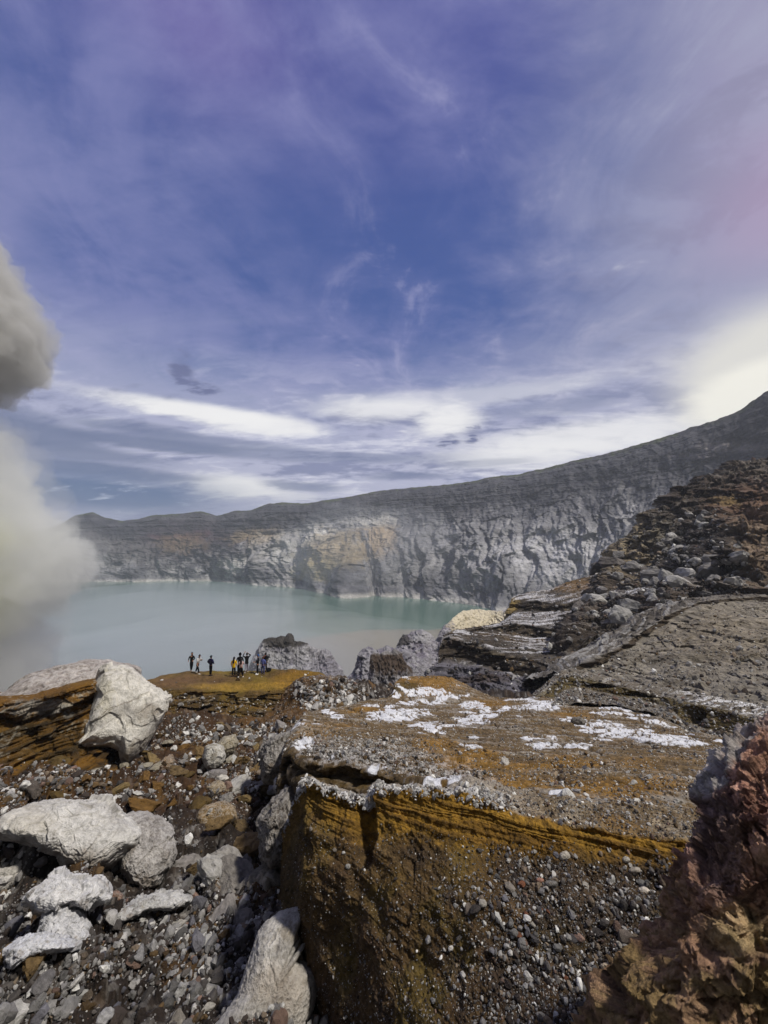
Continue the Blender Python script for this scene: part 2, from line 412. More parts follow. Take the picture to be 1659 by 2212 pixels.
# colour
C = np.zeros(G.P.shape, np.float32) + np.array(lin(82, 82, 87), np.float32)
n1 = fbm(q / 60, 5, 40); n2 = fbm(q / 14, 5, 50, .65); n3 = fbm(np.stack([q[..., 0] / 10, q[..., 1] / 20, q[..., 2] / 34], -1), 5, 60, .62)
C = mixc(C, sm(n1 + n2 * .5, -.1, .5) * .6, lin(140, 138, 138)); C = mixc(C, sm(n2, .0, .5) * .5, lin(72, 70, 76))
C = mixc(C, sm(n3, .12, .5) * .5, lin(160, 157, 152))
C = mixc(C, crk * .2, lin(56, 54, 58)); C = mixc(C, sm(flute, .05, .7) * (.12 + .3 * lower), lin(152, 150, 150)); C = mixc(C, sm(-flute, .3, 1.0) * .45, lin(72, 70, 74))
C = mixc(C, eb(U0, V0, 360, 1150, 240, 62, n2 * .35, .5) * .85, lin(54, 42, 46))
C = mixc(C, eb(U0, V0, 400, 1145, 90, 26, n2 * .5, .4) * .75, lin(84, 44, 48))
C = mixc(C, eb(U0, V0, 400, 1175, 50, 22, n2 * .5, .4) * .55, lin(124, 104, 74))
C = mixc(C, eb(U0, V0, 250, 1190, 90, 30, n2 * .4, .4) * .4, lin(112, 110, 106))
for (cu, cv, ru, rv, k_, c_) in [(560, 1160, 46, 18, .8, TAN), (700, 1150, 40, 26, .75, PALE), (740, 1190, 60, 38, .55, lin(176, 152, 100)), (830, 1170, 36, 34, .6, lin(178, 150, 104)), (800, 1120, 60, 20, .7, PALE), (700, 1230, 50, 26, .6, lin(186, 172, 130)),
                                  (620, 1190, 60, 36, .45, PALE), (860, 1240, 60, 26, .5, LGREY), (1180, 1210, 150, 58, .75, lin(186, 184, 184)), (1250, 1180, 90, 40, .5, lin(192, 190, 190)), (930, 1190, 70, 40, .35, LGREY), (520, 1225, 26, 16, .6, PALE)]:
    C = mixc(C, eb(U0, V0, cu, cv, ru, rv, n2 * .7 + n3 * .5, .5) * k_, c_)
C = mixc(C, sm(butt / 26, .15, .6) * .6, lin(92, 92, 96))
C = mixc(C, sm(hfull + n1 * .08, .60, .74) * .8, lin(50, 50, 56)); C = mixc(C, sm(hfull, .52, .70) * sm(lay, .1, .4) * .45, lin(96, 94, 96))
C = mixc(C, eb(U0, V0, 1590, 968, 70, 12, n2 * .3, .5) * .8, lin(168, 158, 150)); C = mixc(C, eb(U0, V0, 1500, 985, 60, 6, n2 * .3, .5) * .6, lin(140, 132, 130))
C = mixc(C, sm(hfull + n2 * .03, .955, .985) * sm(n1 + n2, -.5, .2) * .85, lin(64, 72, 36))
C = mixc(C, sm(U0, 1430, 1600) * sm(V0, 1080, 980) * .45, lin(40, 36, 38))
C = mixc(C, sm(G.P[..., 2] + n2 * 2, -53, -58.5) * .75, lin(188, 184, 176))
n5 = fbm(q / 5., 4, 66, .7)
C *= (1 + n2 * .38 + n3 * .30 + n5 * .25)[..., None]
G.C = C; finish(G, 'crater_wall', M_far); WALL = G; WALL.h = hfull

# ================================================================== lake
lk = bpy.data.materials.new('milky_turquoise_water'); lk.use_nodes = True; t = lk.node_tree; X.nt = t
b = t.nodes['Principled BSDF']; tcn = t.nodes.new('ShaderNodeTexCoord'); oc = X(tcn.outputs['Object'])
sp3 = t.nodes.new('ShaderNodeSeparateXYZ'); t.links.new(oc.s, sp3.inputs[0]); ox, oy = X(sp3.outputs[0]), X(sp3.outputs[1])
nn = xnoise(oc, .006, 5, .5); n2_ = xnoise(oc, .05, 5, .6)
c0 = xmix(xstep(nn, .35, .7), lin(84, 110, 98), lin(100, 122, 110))
dd = X.m('SQRT', (ox - 30) * (ox - 30) * .45 + (oy - 262) * (oy - 262)) + (n2_ - .5) * 44 + (nn - .5) * 70
c0 = xmix(xstep(dd, 78, 60) * .8, c0, lin(138, 128, 112))
t.links.new(c0.s, b.inputs['Base Color']); b.inputs['Roughness'].default_value = .16; b.inputs['IOR'].default_value = 1.33
bn = t.nodes.new('ShaderNodeBump'); bn.inputs['Strength'].default_value = .12; bn.inputs['Distance'].default_value = .25
t.links.new(xnoise(oc, .5, 4, .6).s, bn.inputs['Height']); t.links.new(bn.outputs[0], b.inputs['Normal'])
g = np.linspace(-1400, 1400, 15); gx, gy = np.meshgrid(g, np.linspace(60, 1300, 10))
o = mesh_obj('water', np.stack([gx, gy, gx * 0 + LAKE], -1), grid_faces(10, 15), None, lk); o['kind'] = 'structure'

# ================================================================== generic colouring for grey badland ridges
def badland(name, lines, nu, colf, amp=1.0, sc=1.0, seed=0, px=1.8, mat=None, rnd=2, env=None):
    G = loft(lines, nu, px, 1.2, round_=rnd); smoothN(G, 8)
    q = G.P / sc
    w = fbm(q / 9, 3, seed)
    e = 1 if env is None else env(G)
    gul = ridge(np.stack([q[..., 0] / 3.0 + w * .7 + q[..., 2] * .05, q[..., 1] / 5, q[..., 2] / 12], -1), 6, seed + 1, .6) - .9
    fine = ridge(q / np.array([.9, .9, 1.8]), 5, seed + 2, .65) - .95; fc, crk, cid = facet(q / 1.5 + w[..., None] * .5, seed + 3)
    top_ = 1 - .75 * sm(G.t, len(lines) - 4.2, len(lines) - 3.1)
    push(G, amp * e * top_ * (gul * 1.05 + fine * .5 + fc * .7 + w * .5), True)
    G.P[..., 2] += (fbm(q / 1.2, 4, seed + 8, .6) * .35 * sc).astype(np.float32)
    G.n2 = fbm(G.P / sc / 1.5, 5, seed + 6, .65); G.n1 = fbm(G.P / sc / 7, 4, seed + 7); G.gul = gul; G.crk = crk
    G.C = colf(G); finish(G, name, mat or M_mid)
    return G
def c_grey(G, a=lin(128, 125, 128), b_=lin(92, 88, 94)):
    C = np.zeros(G.P.shape, np.float32) + np.array(a, np.float32)
    C = mixc(C, sm(G.n1 + G.n2 * .9, -.1, .4) * .8, b_); C = mixc(C, sm(G.gul, .1, .7) * .5, LGREY); C = mixc(C, sm(-G.gul, .1, .8) * .35, lin(96, 92, 98)); C = mixc(C, G.crk * .3, DGREY)
    return C * (1 + .6 * G.n2)[..., None]
def with_front(crest, yf, vf, yb_, zb, mids=((.45, .30),)):
    """front foot line, mid lines (fraction of setback, fraction of height), crest, then a back foot"""
    c = [(u, v, y) for u, v, y in crest]; W = PW(*np.array(c).T)
    zf = slope(vf) * yf
    out = [[(u, vf, yf) for u, v, y in c]]
    for a_, h_ in mids:
        out.append([(u, VZ(yf + (y - yf) * a_, zf + (w[2] - zf) * h_), yf + (y - yf) * a_) for (u, v, y), w in zip(c, W)])
    out.append(c)
    out.append([(u, VZ(y + yb_ * .35, w[2] + (zb - w[2]) * .5), y + yb_ * .35) for (u, v, y), w in zip(c, W)])
    out.append([(u, VZ(y + yb_, zb), y + yb_) for (u, v, y) in c])
    return out
# ridge with the dark crenellated cap
r1 = [(470, 1560, 140), (520, 1480, 144), (540, 1440, 146), (552, 1410, 148), (566, 1384, 150), (572, 1377, 150), (590, 1374, 150), (618, 1372, 150), (622, 1366, 150), (630, 1366, 150), (633, 1382, 150), (664, 1386, 150), (668, 1393, 150),
      (690, 1400, 149), (700, 1399, 149), (712, 1404, 148), (722, 1425, 147), (736, 1440, 146), (748, 1478, 144), (765, 1520, 142), (800, 1600, 138)]
def col1(G):
    C = c_grey(G, lin(138, 136, 134), lin(98, 94, 100))
    C = mixc(C, eb(G.U, G.V, 617, 1383, 54, 17, G.n2 * .3, .15) * .95, lin(58, 54, 48))
    C = mixc(C, eb(G.U, G.V, 700, 1460, 50, 50, G.n2 * .5, .5) * .4, MAUVE)
    return C
badland('hill', with_front(r1, 96, 1640, 40, -62, ((.5, .28), (.8, .62), (.93, .88))), 620, col1, .95, 1.0, 101)
# middle ridge
r2 = [(660, 1640, 104), (700, 1570, 108), (740, 1485, 112), (752, 1460, 113), (768, 1445, 114), (776, 1412, 115), (782, 1400, 116), (800, 1395, 116), (812, 1403, 116), (822, 1398, 117), (838, 1392, 118), (850, 1398, 118), (880, 1400, 118), (930, 1440, 118), (1000, 1500, 116), (1060, 1560, 112)]
badland('hill', with_front(r2, 70, 1690, 40, -62, ((.5, .3), (.8, .62), (.93, .88))), 560, lambda G: c_grey(G, lin(122, 118, 126), lin(86, 80, 92)), .8, .9, 121)
# dark pinnacle before it
r2b = [(770, 1600, 86), (785, 1540, 88), (796, 1470, 90), (800, 1432, 91), (801, 1412, 92), (808, 1408, 92), (820, 1411, 92), (830, 1404, 92), (846, 1405, 92), (852, 1400, 92), (866, 1406, 92), (872, 1424, 91), (884, 1438, 90), (894, 1450, 89), (900, 1475, 88), (925, 1530, 86), (945, 1600, 84)]
def col2b(G):
    C = c_grey(G, lin(112, 106, 108), lin(80, 74, 78))
    C = mixc(C, eb(G.U, G.V, 845, 1428, 66, 30, G.n2 * .6, .25) * .9, lin(70, 56, 42)); C = mixc(C, eb(G.U, G.V, 840, 1408, 36, 6, G.n2 * .6, .4) * .5, LGREY)
    return C
badland('hill', with_front(r2b, 66, 1700, 24, -50, ((.5, .25), (.8, .55), (.93, .84))), 420, col2b, .5, .6, 141)
# grey ridge with cream shelf
r3 = [(780, 1560, 150), (830, 1470, 154), (855, 1410, 156), (862, 1386, 157), (870, 1370, 158), (884, 1368, 158), (892, 1361, 158), (912, 1358, 158), (930, 1368, 158), (940, 1382, 158), (950, 1372, 160), (956, 1352, 162), (972, 1342, 164), (982, 1330, 170), (1000, 1318, 182),
      (1030, 1314, 190), (1062, 1318, 190), (1090, 1316, 188), (1105, 1310, 186), (1180, 1300, 180), (1300, 1290, 176), (1420, 1300, 170)]
def col3(G):
    C = c_grey(G, lin(134, 128, 136), lin(98, 92, 104)); C = mixc(C, eb(G.U, G.V, 1035, 1342, 72, 30, G.n2 * .25, .18) * .9, CREAM)
    C = mixc(C, eb(G.U, G.V, 872, 1384, 20, 12, G.n2 * .4, .25) * .85, lin(58, 54, 48)); C = mixc(C, eb(G.U, G.V, 920, 1375, 30, 12, G.n2 * .4, .4) * .6, LGREY)
    return C
badland('hill', with_front(r3, 104, 1560, 50, -62, ((.5, .34), (.8, .66), (.93, .9))), 620, col3, .9, 1.0, 161)

# ================================================================== rubble ground of the gully, reaching under everything and down to the lake
def hl(y, z, us): return [(u, VZ(y, z), y) for u in us]
gr = [[(-1500, 2600, 3.4), (0, 2600, 3.6), (500, 2600, 3.7), (800, 2600, 3.9), (1900, 2650, 3.4)],
      [(-1000, 2212, 6.0), (0, 2212, 6.7), (300, 2212, 6.6), (500, 2212, 6.3), (720, 2212, 6.1), (1200, 2212, 6.3), (2400, 2260, 6.3)],
      [(-900, 2000, 7.6), (0, 2010, 8.2), (250, 2000, 8.5), (450, 1995, 8.8), (640, 1985, 8.8), (1100, 2000, 8.8), (2200, 2010, 8.4)],
      [(-800, 1850, 9.5), (0, 1860, 11), (250, 1850, 11.6), (450, 1840, 11.8), (640, 1850, 11.4), (1200, 1850, 11.6), (2100, 1860, 11)],
      [(-700, 1700, 12.5), (0, 1710, 14.5), (250, 1720, 15), (450, 1715, 15.4), (640, 1720, 15), (1300, 1740, 15), (2000, 1720, 15)],
      [(-600, 1630, 15.5), (0, 1655, 17.0), (150, 1655, 18.2), (270, 1650, 19.5), (360, 1620, 21), (500, 1615, 21.5), (640, 1612, 20), (1300, 1650, 20), (2000, 1640, 20)],
      [(-600, 1640, 20), (0, 1640, 21), (200, 1640, 23), (330, 1605, 26.5), (430, 1594, 27.8), (560, 1588, 28), (660, 1562, 27.5), (760, 1580, 26), (1300, 1620, 26), (1900, 1600, 26)],
      [(-600, 1640, 26), (0, 1600, 28), (330, 1590, 30), (500, 1582, 31), (620, 1560, 31.5), (700, 1510, 32.5), (735, 1514, 33.5), (775, 1534, 32), (820, 1545, 31), (900, 1560, 31), (1300, 1580, 30), (1900, 1560, 30)],
      hl(46, -18, (-600, 0, 400, 800, 1300, 1900)), hl(70, -38, (-600, 0, 400, 800, 1300, 1900)), hl(110, -50, (-600, 0, 400, 800, 1300, 1900)), hl(190, -63, (-700, 0, 400, 800, 1300, 2000))]
G = loft(gr, 1050, 1.7, 6, round_=5); smoothN(G, 5)
q = G.P; w = fbm(q / 3.5, 3, 200)
dist = np.linalg.norm(q, axis=-1); near = sm(dist, 34, 22)
f1, k1, c1 = facet(q / 1.25 + w[..., None] * .4, 201); f2, k2, c2 = facet(q / .42 + w[..., None] * .6, 202); f3, k3, c3 = facet(q / .16, 203)
lumps = fbm(q / 2.2, 4, 205, .55); f0, k0, c0_ = facet(q / 2.4 + w[..., None] * .25, 219)
push(G, near * (lumps * .42 + (f0 * .62 - k0 * .22) * sm(dist, 26, 18) + np.maximum(f1, -.2) * .36 + f2 * .13 - k2 * .02 + fbm(q / .2, 4, 209, .6) * .07 + f3 * .02 * sm(dist, 22, 9)) + (1 - near) * (ridge(q / 9, 5, 207, .55) * 1.4))
n1 = fbm(q / 2.5, 4, 210); n2 = fbm(q / .5, 5, 211, .65); n3 = fbm(q / .12, 4, 212, .7)
C = np.zeros(q.shape, np.float32) + np.array(lin(50, 42, 36), np.float32)
C = mixc(C, sm(c2 * .4 + n2 * .8, .35, .75) * .5, lin(120, 114, 106)); C = mixc(C, sm(c3 + n2 * .4, .80, .95) * .5, lin(150, 146, 140))
C = mixc(C, sm(c1 + n1 * .4, .72, .9) * .7, lin(108, 78, 36)); C = mixc(C, k2 * .55, BLACKISH); C = mixc(C, k0 * .6, BLACKISH); C = mixc(C, k3 * .4, DBROWN)  # crack masks go near black: crevice shade painted into the ground colour
U0, V0 = G.U, G.V
browner = eb(U0, V0, 250, 1660, 420, 110, n1 * .4, .5)
C = mixc(C, browner * .75, lin(66, 44, 22)); C = mixc(C, browner * sm(n1 + n2 * .3, .1, .4) * .5, lin(104, 76, 34))
C = mixc(C, eb(U0, V0, 640, 1580, 120, 60, n1 * .4, .5) * .45, lin(112, 80, 34))
C = mixc(C, eb(U0, V0, 725, 1505, 60, 26, n2 * .3, .5) * sm(n3, -.3, .2) * .6, LGREY)
C = mixc(C, eb(U0, V0, 200, 2130, 420, 150, n1 * .4, .5) * .45, lin(46, 38, 32))
C = mixc(C, sm(dist, 36, 60) * .9, lin(104, 100, 104))
C *= (1 + .5 * n2 + .4 * n3 * sm(dist, 25, 8))[..., None]
G.C = C; finish(G, 'ground', M_near); GROUND = G

# ================================================================== mound where the visitors stand
mt = [(300, 1472, 33), (325, 1466, 34), (345, 1459, 35), (370, 1453, 36), (400, 1449, 36.5), (440, 1447, 37), (500, 1446, 37), (560, 1446, 37), (590, 1443, 37), (630, 1444, 37), (665, 1446, 36.5), (690, 1450, 36), (706, 1458, 35.5), (728, 1470, 35), (745, 1486, 34)]
mf = [(290, 1500, 30), (330, 1484, 32), (370, 1482, 32.6), (430, 1488, 32.6), (500, 1492, 32.6), (560, 1492, 32.8), (620, 1490, 32.8), (670, 1486, 32.8), (700, 1488, 32.6), (730, 1500, 32.4), (750, 1512, 32)]
mc = [(280, 1590, 27.5), (330, 1566, 29.2), (380, 1566, 29.6), (430, 1560, 30), (500, 1558, 30.2), (560, 1552, 30.6), (620, 1542, 31), (670, 1528, 31.4), (700, 1524, 31.6), (730, 1522, 31.8), (755, 1522, 31.8)]
mm = [(a[0], a[1] * .55 + b_[1] * .45, a[2] * .62 + b_[2] * .38 - .1) for a, b_ in zip(mf, mc)]
W = PW(*np.array(mt).T)
G = loft([[(u, v + 60, y - 2.5) for u, v, y in mc], mc, mm, mf, mt, [(u, VZ(y + 3, w_[2] - 1.6), y + 3) for (u, v, y), w_ in zip(mt, W)], [(u, VZ(y + 12, w_[2] - 14), y + 12) for (u, v, y), w_ in zip(mt, W)]], 820, 1.2, 2, round_=3)
smoothN(G, 5); q = G.P; cl = sm(G.t, 3.0, 2.7)
w = fbm(q / 3, 3, 300); lay = fbm(np.stack([q[..., 0] / 5, q[..., 1] / 5, (q[..., 2] + q[..., 0] * .03) / .22 + w * .5], -1), 4, 301, .6)
f1, k1, c1 = facet(q / np.array([1.1, 1.1, .5]) + w[..., None] * .4, 302)
push(G, cl * (lay * .30 + f1 * .45 + w * .45 + fbm(q / .4, 4, 303) * .12), True)
G.P[..., 2] += (1 - cl) * (fbm(q / 1.8, 5, 304, .6) * .15)
n1 = fbm(q / 2.6, 4, 305); n2 = fbm(q / .35, 5, 306, .65); n4 = fbm(q * np.array([.3, .8, 2]), 4, 307)
C = np.zeros(q.shape, np.float32) + np.array(lin(106, 88, 36), np.float32)
C = mixc(C, sm(n1 + n2 * .3, -.1, .3) * .75, lin(86, 66, 38)); C = mixc(C, eb(G.U, G.V, 400, 1472, 110, 16, n1 * .4, .5) * .6, lin(102, 76, 56))
C = mixc(C, eb(G.U, G.V, 560, 1483, 120, 9, n1 * .4, .5) * .7, lin(150, 118, 44)); C = mixc(C, eb(G.U, G.V, 650, 1468, 60, 22, n1 * .4, .5) * .4, lin(146, 100, 24))
Cc = mixc(C, np.ones_like(n1) * .55, lin(76, 58, 26)); Cc = mixc(Cc, sm(lay, .05, .5) * .7, DBROWN); Cc = mixc(Cc, sm(c1 + n2 * .3, .8, 1.0) * .5, lin(150, 140, 120)); Cc = mixc(Cc, k1 * .6, BLACKISH)
Cc = mixc(Cc, sm(-lay, .2, .6) * .5, lin(122, 90, 40))
C = C * (1 - cl[..., None]) + Cc * cl[..., None]
C = mixc(C, eb(G.U, G.V, 722, 1495, 44, 30, n2 * .5, .5) * .65, lin(150, 146, 140))
C *= (1 + .35 * n2 + .25 * n4)[..., None]
G.C = C; finish(G, 'hill', M_near); MOUND = G

# ================================================================== olive ledge on the left
lt = [(-500, 1560, 17), (-200, 1530, 18), (0, 1514, 18.6), (45, 1508, 18.8), (75, 1506, 19), (110, 1494, 19), (135, 1488, 19.2), (150, 1482, 19.3), (180, 1474, 19.6), (212, 1470, 20), (222, 1478, 20.5), (230, 1520, 21)]
lb = [(-500, 1680, 15), (-200, 1670, 16), (0, 1655, 16.9), (45, 1655, 17.2), (75, 1650, 17.6), (110, 1640, 18), (135, 1630, 18.2), (150, 1620, 18.4), (180, 1600, 18.8), (205, 1590, 19.2), (222, 1590, 19.8), (240, 1600, 20.4)]
lm = [(a[0] * .5 + b_[0] * .5 - 6, a[1] * .62 + b_[1] * .38, a[2] * .7 + b_[2] * .3 + .25) for a, b_ in zip(lt, lb)]
lu = [(a[0], a[1] + 15, a[2] - .35) for a in lt]
W = PW(*np.array(lt).T)
G = loft([[(u, v + 120, y - 2) for u, v, y in lb], lb, lm, lu, lt, [(u, VZ(y + 5, w_[2] - 1.2), y + 5) for (u, v, y), w_ in zip(lt, W)], [(u, VZ(y + 14, w_[2] - 12), y + 14) for (u, v, y), w_ in zip(lt, W)]], 620, 1.5, 2, round_=3)
smoothN(G, 5); q = G.P; cl = sm(G.t, 3.9, 3.2); w = fbm(q / 2, 3, 320)
lay = fbm(np.stack([q[..., 0] / 3, q[..., 1] / 3, (q[..., 2] - q[..., 0] * .22) / .2 + w * .5], -1), 4, 321, .6)
f1, k1, c1 = facet(q / np.array([.9, .9, .5]) + w[..., None] * .5, 322)
push(G, cl * (lay * .22 + f1 * .38 + w * .3) + fbm(q / .35, 4, 323) * .06, True)
n1 = fbm(q / 1.6, 4, 325); n2 = fbm(q / .25, 5, 326, .65)
C = np.zeros(q.shape, np.float32) + np.array(lin(108, 76, 26), np.float32)
C = mixc(C, cl * sm(lay, -.1, .4) * .75, lin(48, 38, 20)); C = mixc(C, sm(n1, .1, .5) * .5, lin(118, 88, 36)); C = mixc(C, k1 * cl * .7, BLACKISH)
C = mixc(C, sm(c1 + n2 * .35, .82, 1.05) * .65, lin(158, 152, 136)); C = mixc(C, eb(G.U, G.V, 90, 1530, 60, 16, n2 * .7, .4) * .6, lin(160, 156, 146))
C = mixc(C, eb(G.U, G.V, 60, 1600, 160, 50, n1 * .3, .5) * .45, lin(50, 42, 22))
C *= (1 + .4 * n2)[..., None]
G.C = C; finish(G, 'hill', M_near); LEDGE = G
# ================================================================== spur with the scree (upper right)
s1 = [(1190, 1420, 58), (1240, 1395, 60), (1330, 1400, 60), (1440, 1340, 62), (1540, 1310, 64), (1659, 1300, 66), (1950, 1290, 66)]
s2 = [(1255, 1330, 84), (1290, 1290, 92), (1330, 1262, 100), (1400, 1230, 102), (1450, 1200, 102), (1520, 1160, 98), (1590, 1130, 95), (1659, 1120, 92), (2000, 1090, 85)]
s3 = [(1322, 1262, 118), (1326, 1230, 119), (1334, 1196, 120), (1342, 1170, 121), (1356, 1146, 122), (1376, 1130, 123), (1392, 1108, 125), (1420, 1092, 126), (1436, 1072, 128), (1458, 1058, 130), (1480, 1050, 132), (1505, 1036, 134), (1540, 1028, 136), (1575, 1010, 138), (1620, 1000, 139), (1659, 984, 140), (1720, 960, 140), (2100, 860, 130)]
W = PW(*np.array(s3).T)
G = loft([[(1100, 1520, 44), (1240, 1480, 46), (1330, 1470, 46), (1440, 1450, 46), (1659, 1420, 48), (2000, 1420, 48)], s1, s2, s3,
          [(u, VZ(y + 14, w_[2] - 12), y + 14) for (u, v, y), w_ in zip(s3, W)], [(u, VZ(y + 45, -62), y + 45) for (u, v, y), w_ in zip(s3, W)]], 760, 1.5, 3, round_=3)
smoothN(G, 6); q = G.P; w = fbm(q / 14, 3, 400)
f1, k1, c1 = facet(q / 3.2 + w[..., None] * .5, 401); f2, k2, c2 = facet(q / 1.1, 402)
scree = eb(G.U, G.V, 1470, 1190, 120, 70, w * .3, .3)
push(G, (fbm(q / 9, 4, 403) * 2.4 + facet(q / 8 + w[..., None] * .4, 409)[0] * 3.2 + f1 * 1.6 + f2 * .5 + ridge(q / np.array([4, 4, 9.]), 4, 404, .6) * .7) * sm(G.t, .2, 1) , True)
n1 = fbm(q / 8, 4, 405); n2 = fbm(q / 1.4, 5, 406, .65)
C = np.zeros(q.shape, np.float32) + np.array(lin(86, 76, 66), np.float32)
C = mixc(C, sm(n1, -.1, .4) * .5, lin(62, 54, 46)); C = mixc(C, sm(c2 + n2 * .3, .6, .9) * .55, lin(130, 124, 116))
C = mixc(C, eb(G.U, G.V, 1372, 1190, 52, 80, n2 * .4, .3) * .75, lin(158, 142, 112)); C = mixc(C, eb(G.U, G.V, 1420, 1160, 60, 36, n2 * .4, .4) * .5, lin(104, 100, 88))
C = mixc(C, eb(G.U, G.V, 1630, 1190, 58, 110, n2 * .5 + n1 * .3, .4) * .7, lin(134, 114, 92)); C = mixc(C, eb(G.U, G.V, 1620, 1085, 90, 44, n2 * .6, .5) * .6, lin(112, 80, 60))
C = mixc(C, eb(G.U, G.V, 1575, 1082, 34, 14, n2 * .5, .4) * .6, lin(146, 122, 70)); C = mixc(C, eb(G.U, G.V, 1500, 1060, 110, 28, n2 * .4, .3) * .55, lin(48, 36, 28))
C = mixc(C, eb(G.U, G.V, 1520, 1200, 62, 66, n2 * .3, .25) * .85, lin(30, 24, 24)); C = mixc(C, k1 * .5, BLACKISH)
C = mixc(C, eb(G.U, G.V, 1400, 1300, 130, 60, n2 * .4, .3) * .5, lin(84, 72, 62))
C *= (1 + .45 * n2)[..., None]
G.C = C; finish(G, 'hill', M_mid); SPUR = G

# ================================================================== grey shelves stepping back from the gully (centre right)
def zl(pts): return [(u, v, y) for u, v, y in pts]
f_edge = [(948, 1400, 62), (956, 1380, 63), (975, 1378, 63), (1000, 1386, 62), (1040, 1396, 60), (1080, 1410, 58), (1120, 1420, 56), (1160, 1430, 54), (1200, 1442, 50), (1260, 1450, 46), (1330, 1452, 42), (1400, 1440, 42)]
f_foot = [(944, 1440, 60), (962, 1420, 61), (985, 1424, 61), (1010, 1430, 60), (1045, 1440, 58), (1085, 1452, 56), (1120, 1462, 54), (1160, 1470, 52), (1200, 1476, 48), (1260, 1474, 45), (1330, 1470, 41), (1400, 1460, 41)]
f_deep = [(930, 1560, 50), (962, 1530, 52), (990, 1520, 52), (1020, 1520, 50), (1050, 1525, 49), (1090, 1530, 47), (1130, 1535, 45), (1170, 1535, 43), (1210, 1530, 41), (1260, 1525, 40), (1330, 1520, 38), (1400, 1510, 38)]
e2f = [(960, 1372, 66), (1000, 1366, 70), (1050, 1366, 74), (1106, 1366, 78), (1150, 1376, 78), (1200, 1382, 74), (1260, 1386, 70), (1330, 1384, 66), (1400, 1370, 64), (1480, 1330, 62)]
e2t = [(962, 1370, 66.5), (1002, 1362, 70.5), (1052, 1358, 75), (1108, 1346, 79), (1150, 1352, 79), (1200, 1360, 75), (1260, 1366, 71), (1330, 1366, 67), (1400, 1350, 65), (1480, 1315, 63)]
e3f = [(985, 1366, 90), (1080, 1352, 92), (1112, 1322, 96), (1150, 1322, 95), (1200, 1322, 92), (1260, 1318, 88), (1330, 1310, 84), (1400, 1298, 80), (1480, 1290, 74)]
e3t = [(990, 1364, 91), (1085, 1350, 94), (1108, 1298, 98), (1150, 1298, 97), (1200, 1304, 93), (1260, 1302, 89), (1330, 1290, 85), (1400, 1280, 81), (1480, 1276, 75)]
e4 = [(1000, 1362, 96), (1090, 1348, 98), (1106, 1290, 104), (1150, 1278, 106), (1186, 1276, 110), (1215, 1262, 112), (1250, 1250, 114), (1290, 1240, 116), (1310, 1232, 116), (1330, 1228, 116), (1400, 1240, 108), (1480, 1250, 90)]
W = PW(*np.array(e4).T)
SH = [f_deep, f_foot, f_edge, e2f, e2t, e3f, e3t, e4, [(u, VZ(y + 4, w_[2] - 5), y + 4) for (u, v, y), w_ in zip(e4, W)], [(u, VZ(y + 30, -58), y + 30) for (u, v, y), w_ in zip(e4, W)]]
G = loft(SH, 820, 1.2, 2, round_=1.5); smoothN(G, 3); q = G.P; w = fbm(q / 8, 3, 440)
dip = q[..., 2] * 1.0 - q[..., 0] * .10
lay = fbm(np.stack([q[..., 0] / 14, q[..., 1] / 6, dip / .55 + w * .8], -1), 4, 441, .6)
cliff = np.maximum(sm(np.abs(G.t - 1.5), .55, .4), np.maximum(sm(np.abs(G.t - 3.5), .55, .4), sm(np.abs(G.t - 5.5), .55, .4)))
f1, k1, c1 = facet(q / np.array([2.6, 2.6, 1.4]) + w[..., None] * .5, 442)
deep = sm(G.t, 1.0, .8)
push(G, cliff * (f1 * .9 + lay * .5 + w * .8) + deep * (ridge(q / np.array([4, 4, 10.]), 5, 443, .6) * 1.1 + f1 * .6), True)
rows = fbm(np.stack([(q[..., 0] * .85 + q[..., 1] * .2) / 16, (q[..., 1] - q[..., 0] * .25) / 1.1 + w * 1.2, q[..., 2] / 3], -1), 4, 445, .65)
top = (1 - cliff) * (1 - deep)
G.P[..., 2] += top * (np.abs(rows) * .55 + fbm(q / .9, 4, 446) * .18 + w * .3)
n1 = fbm(q / 6, 4, 447); n2 = fbm(q / .9, 5, 448, .65)
C = np.zeros(q.shape, np.float32) + np.array(lin(96, 90, 84), np.float32)
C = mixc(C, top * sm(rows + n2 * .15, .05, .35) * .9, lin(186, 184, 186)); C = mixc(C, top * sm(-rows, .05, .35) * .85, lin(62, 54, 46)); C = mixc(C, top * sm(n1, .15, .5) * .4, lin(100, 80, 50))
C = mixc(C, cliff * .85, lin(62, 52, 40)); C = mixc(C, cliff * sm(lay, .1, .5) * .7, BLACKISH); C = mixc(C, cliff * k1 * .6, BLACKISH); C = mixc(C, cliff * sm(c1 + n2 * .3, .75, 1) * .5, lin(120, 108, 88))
C = mixc(C, deep * .9, lin(100, 97, 104)); C = mixc(C, deep * sm(n1 + n2 * .5, .1, .5) * .6, lin(70, 66, 74)); C = mixc(C, eb(G.U, G.V, 1060, 1478, 60, 10, n2 * .4, .4) * .7, lin(60, 46, 34))
C = mixc(C, eb(G.U, G.V, 1250, 1265, 90, 14, n2 * .4, .4) * .65, lin(112, 84, 40)); C = mixc(C, eb(G.U, G.V, 1090, 1308, 28, 20, n2 * .4, .3) * .8, lin(146, 124, 74))
C *= (1 + .4 * n2)[..., None]
G.C = C; finish(G, 'hill', M_mid); SHELF = G

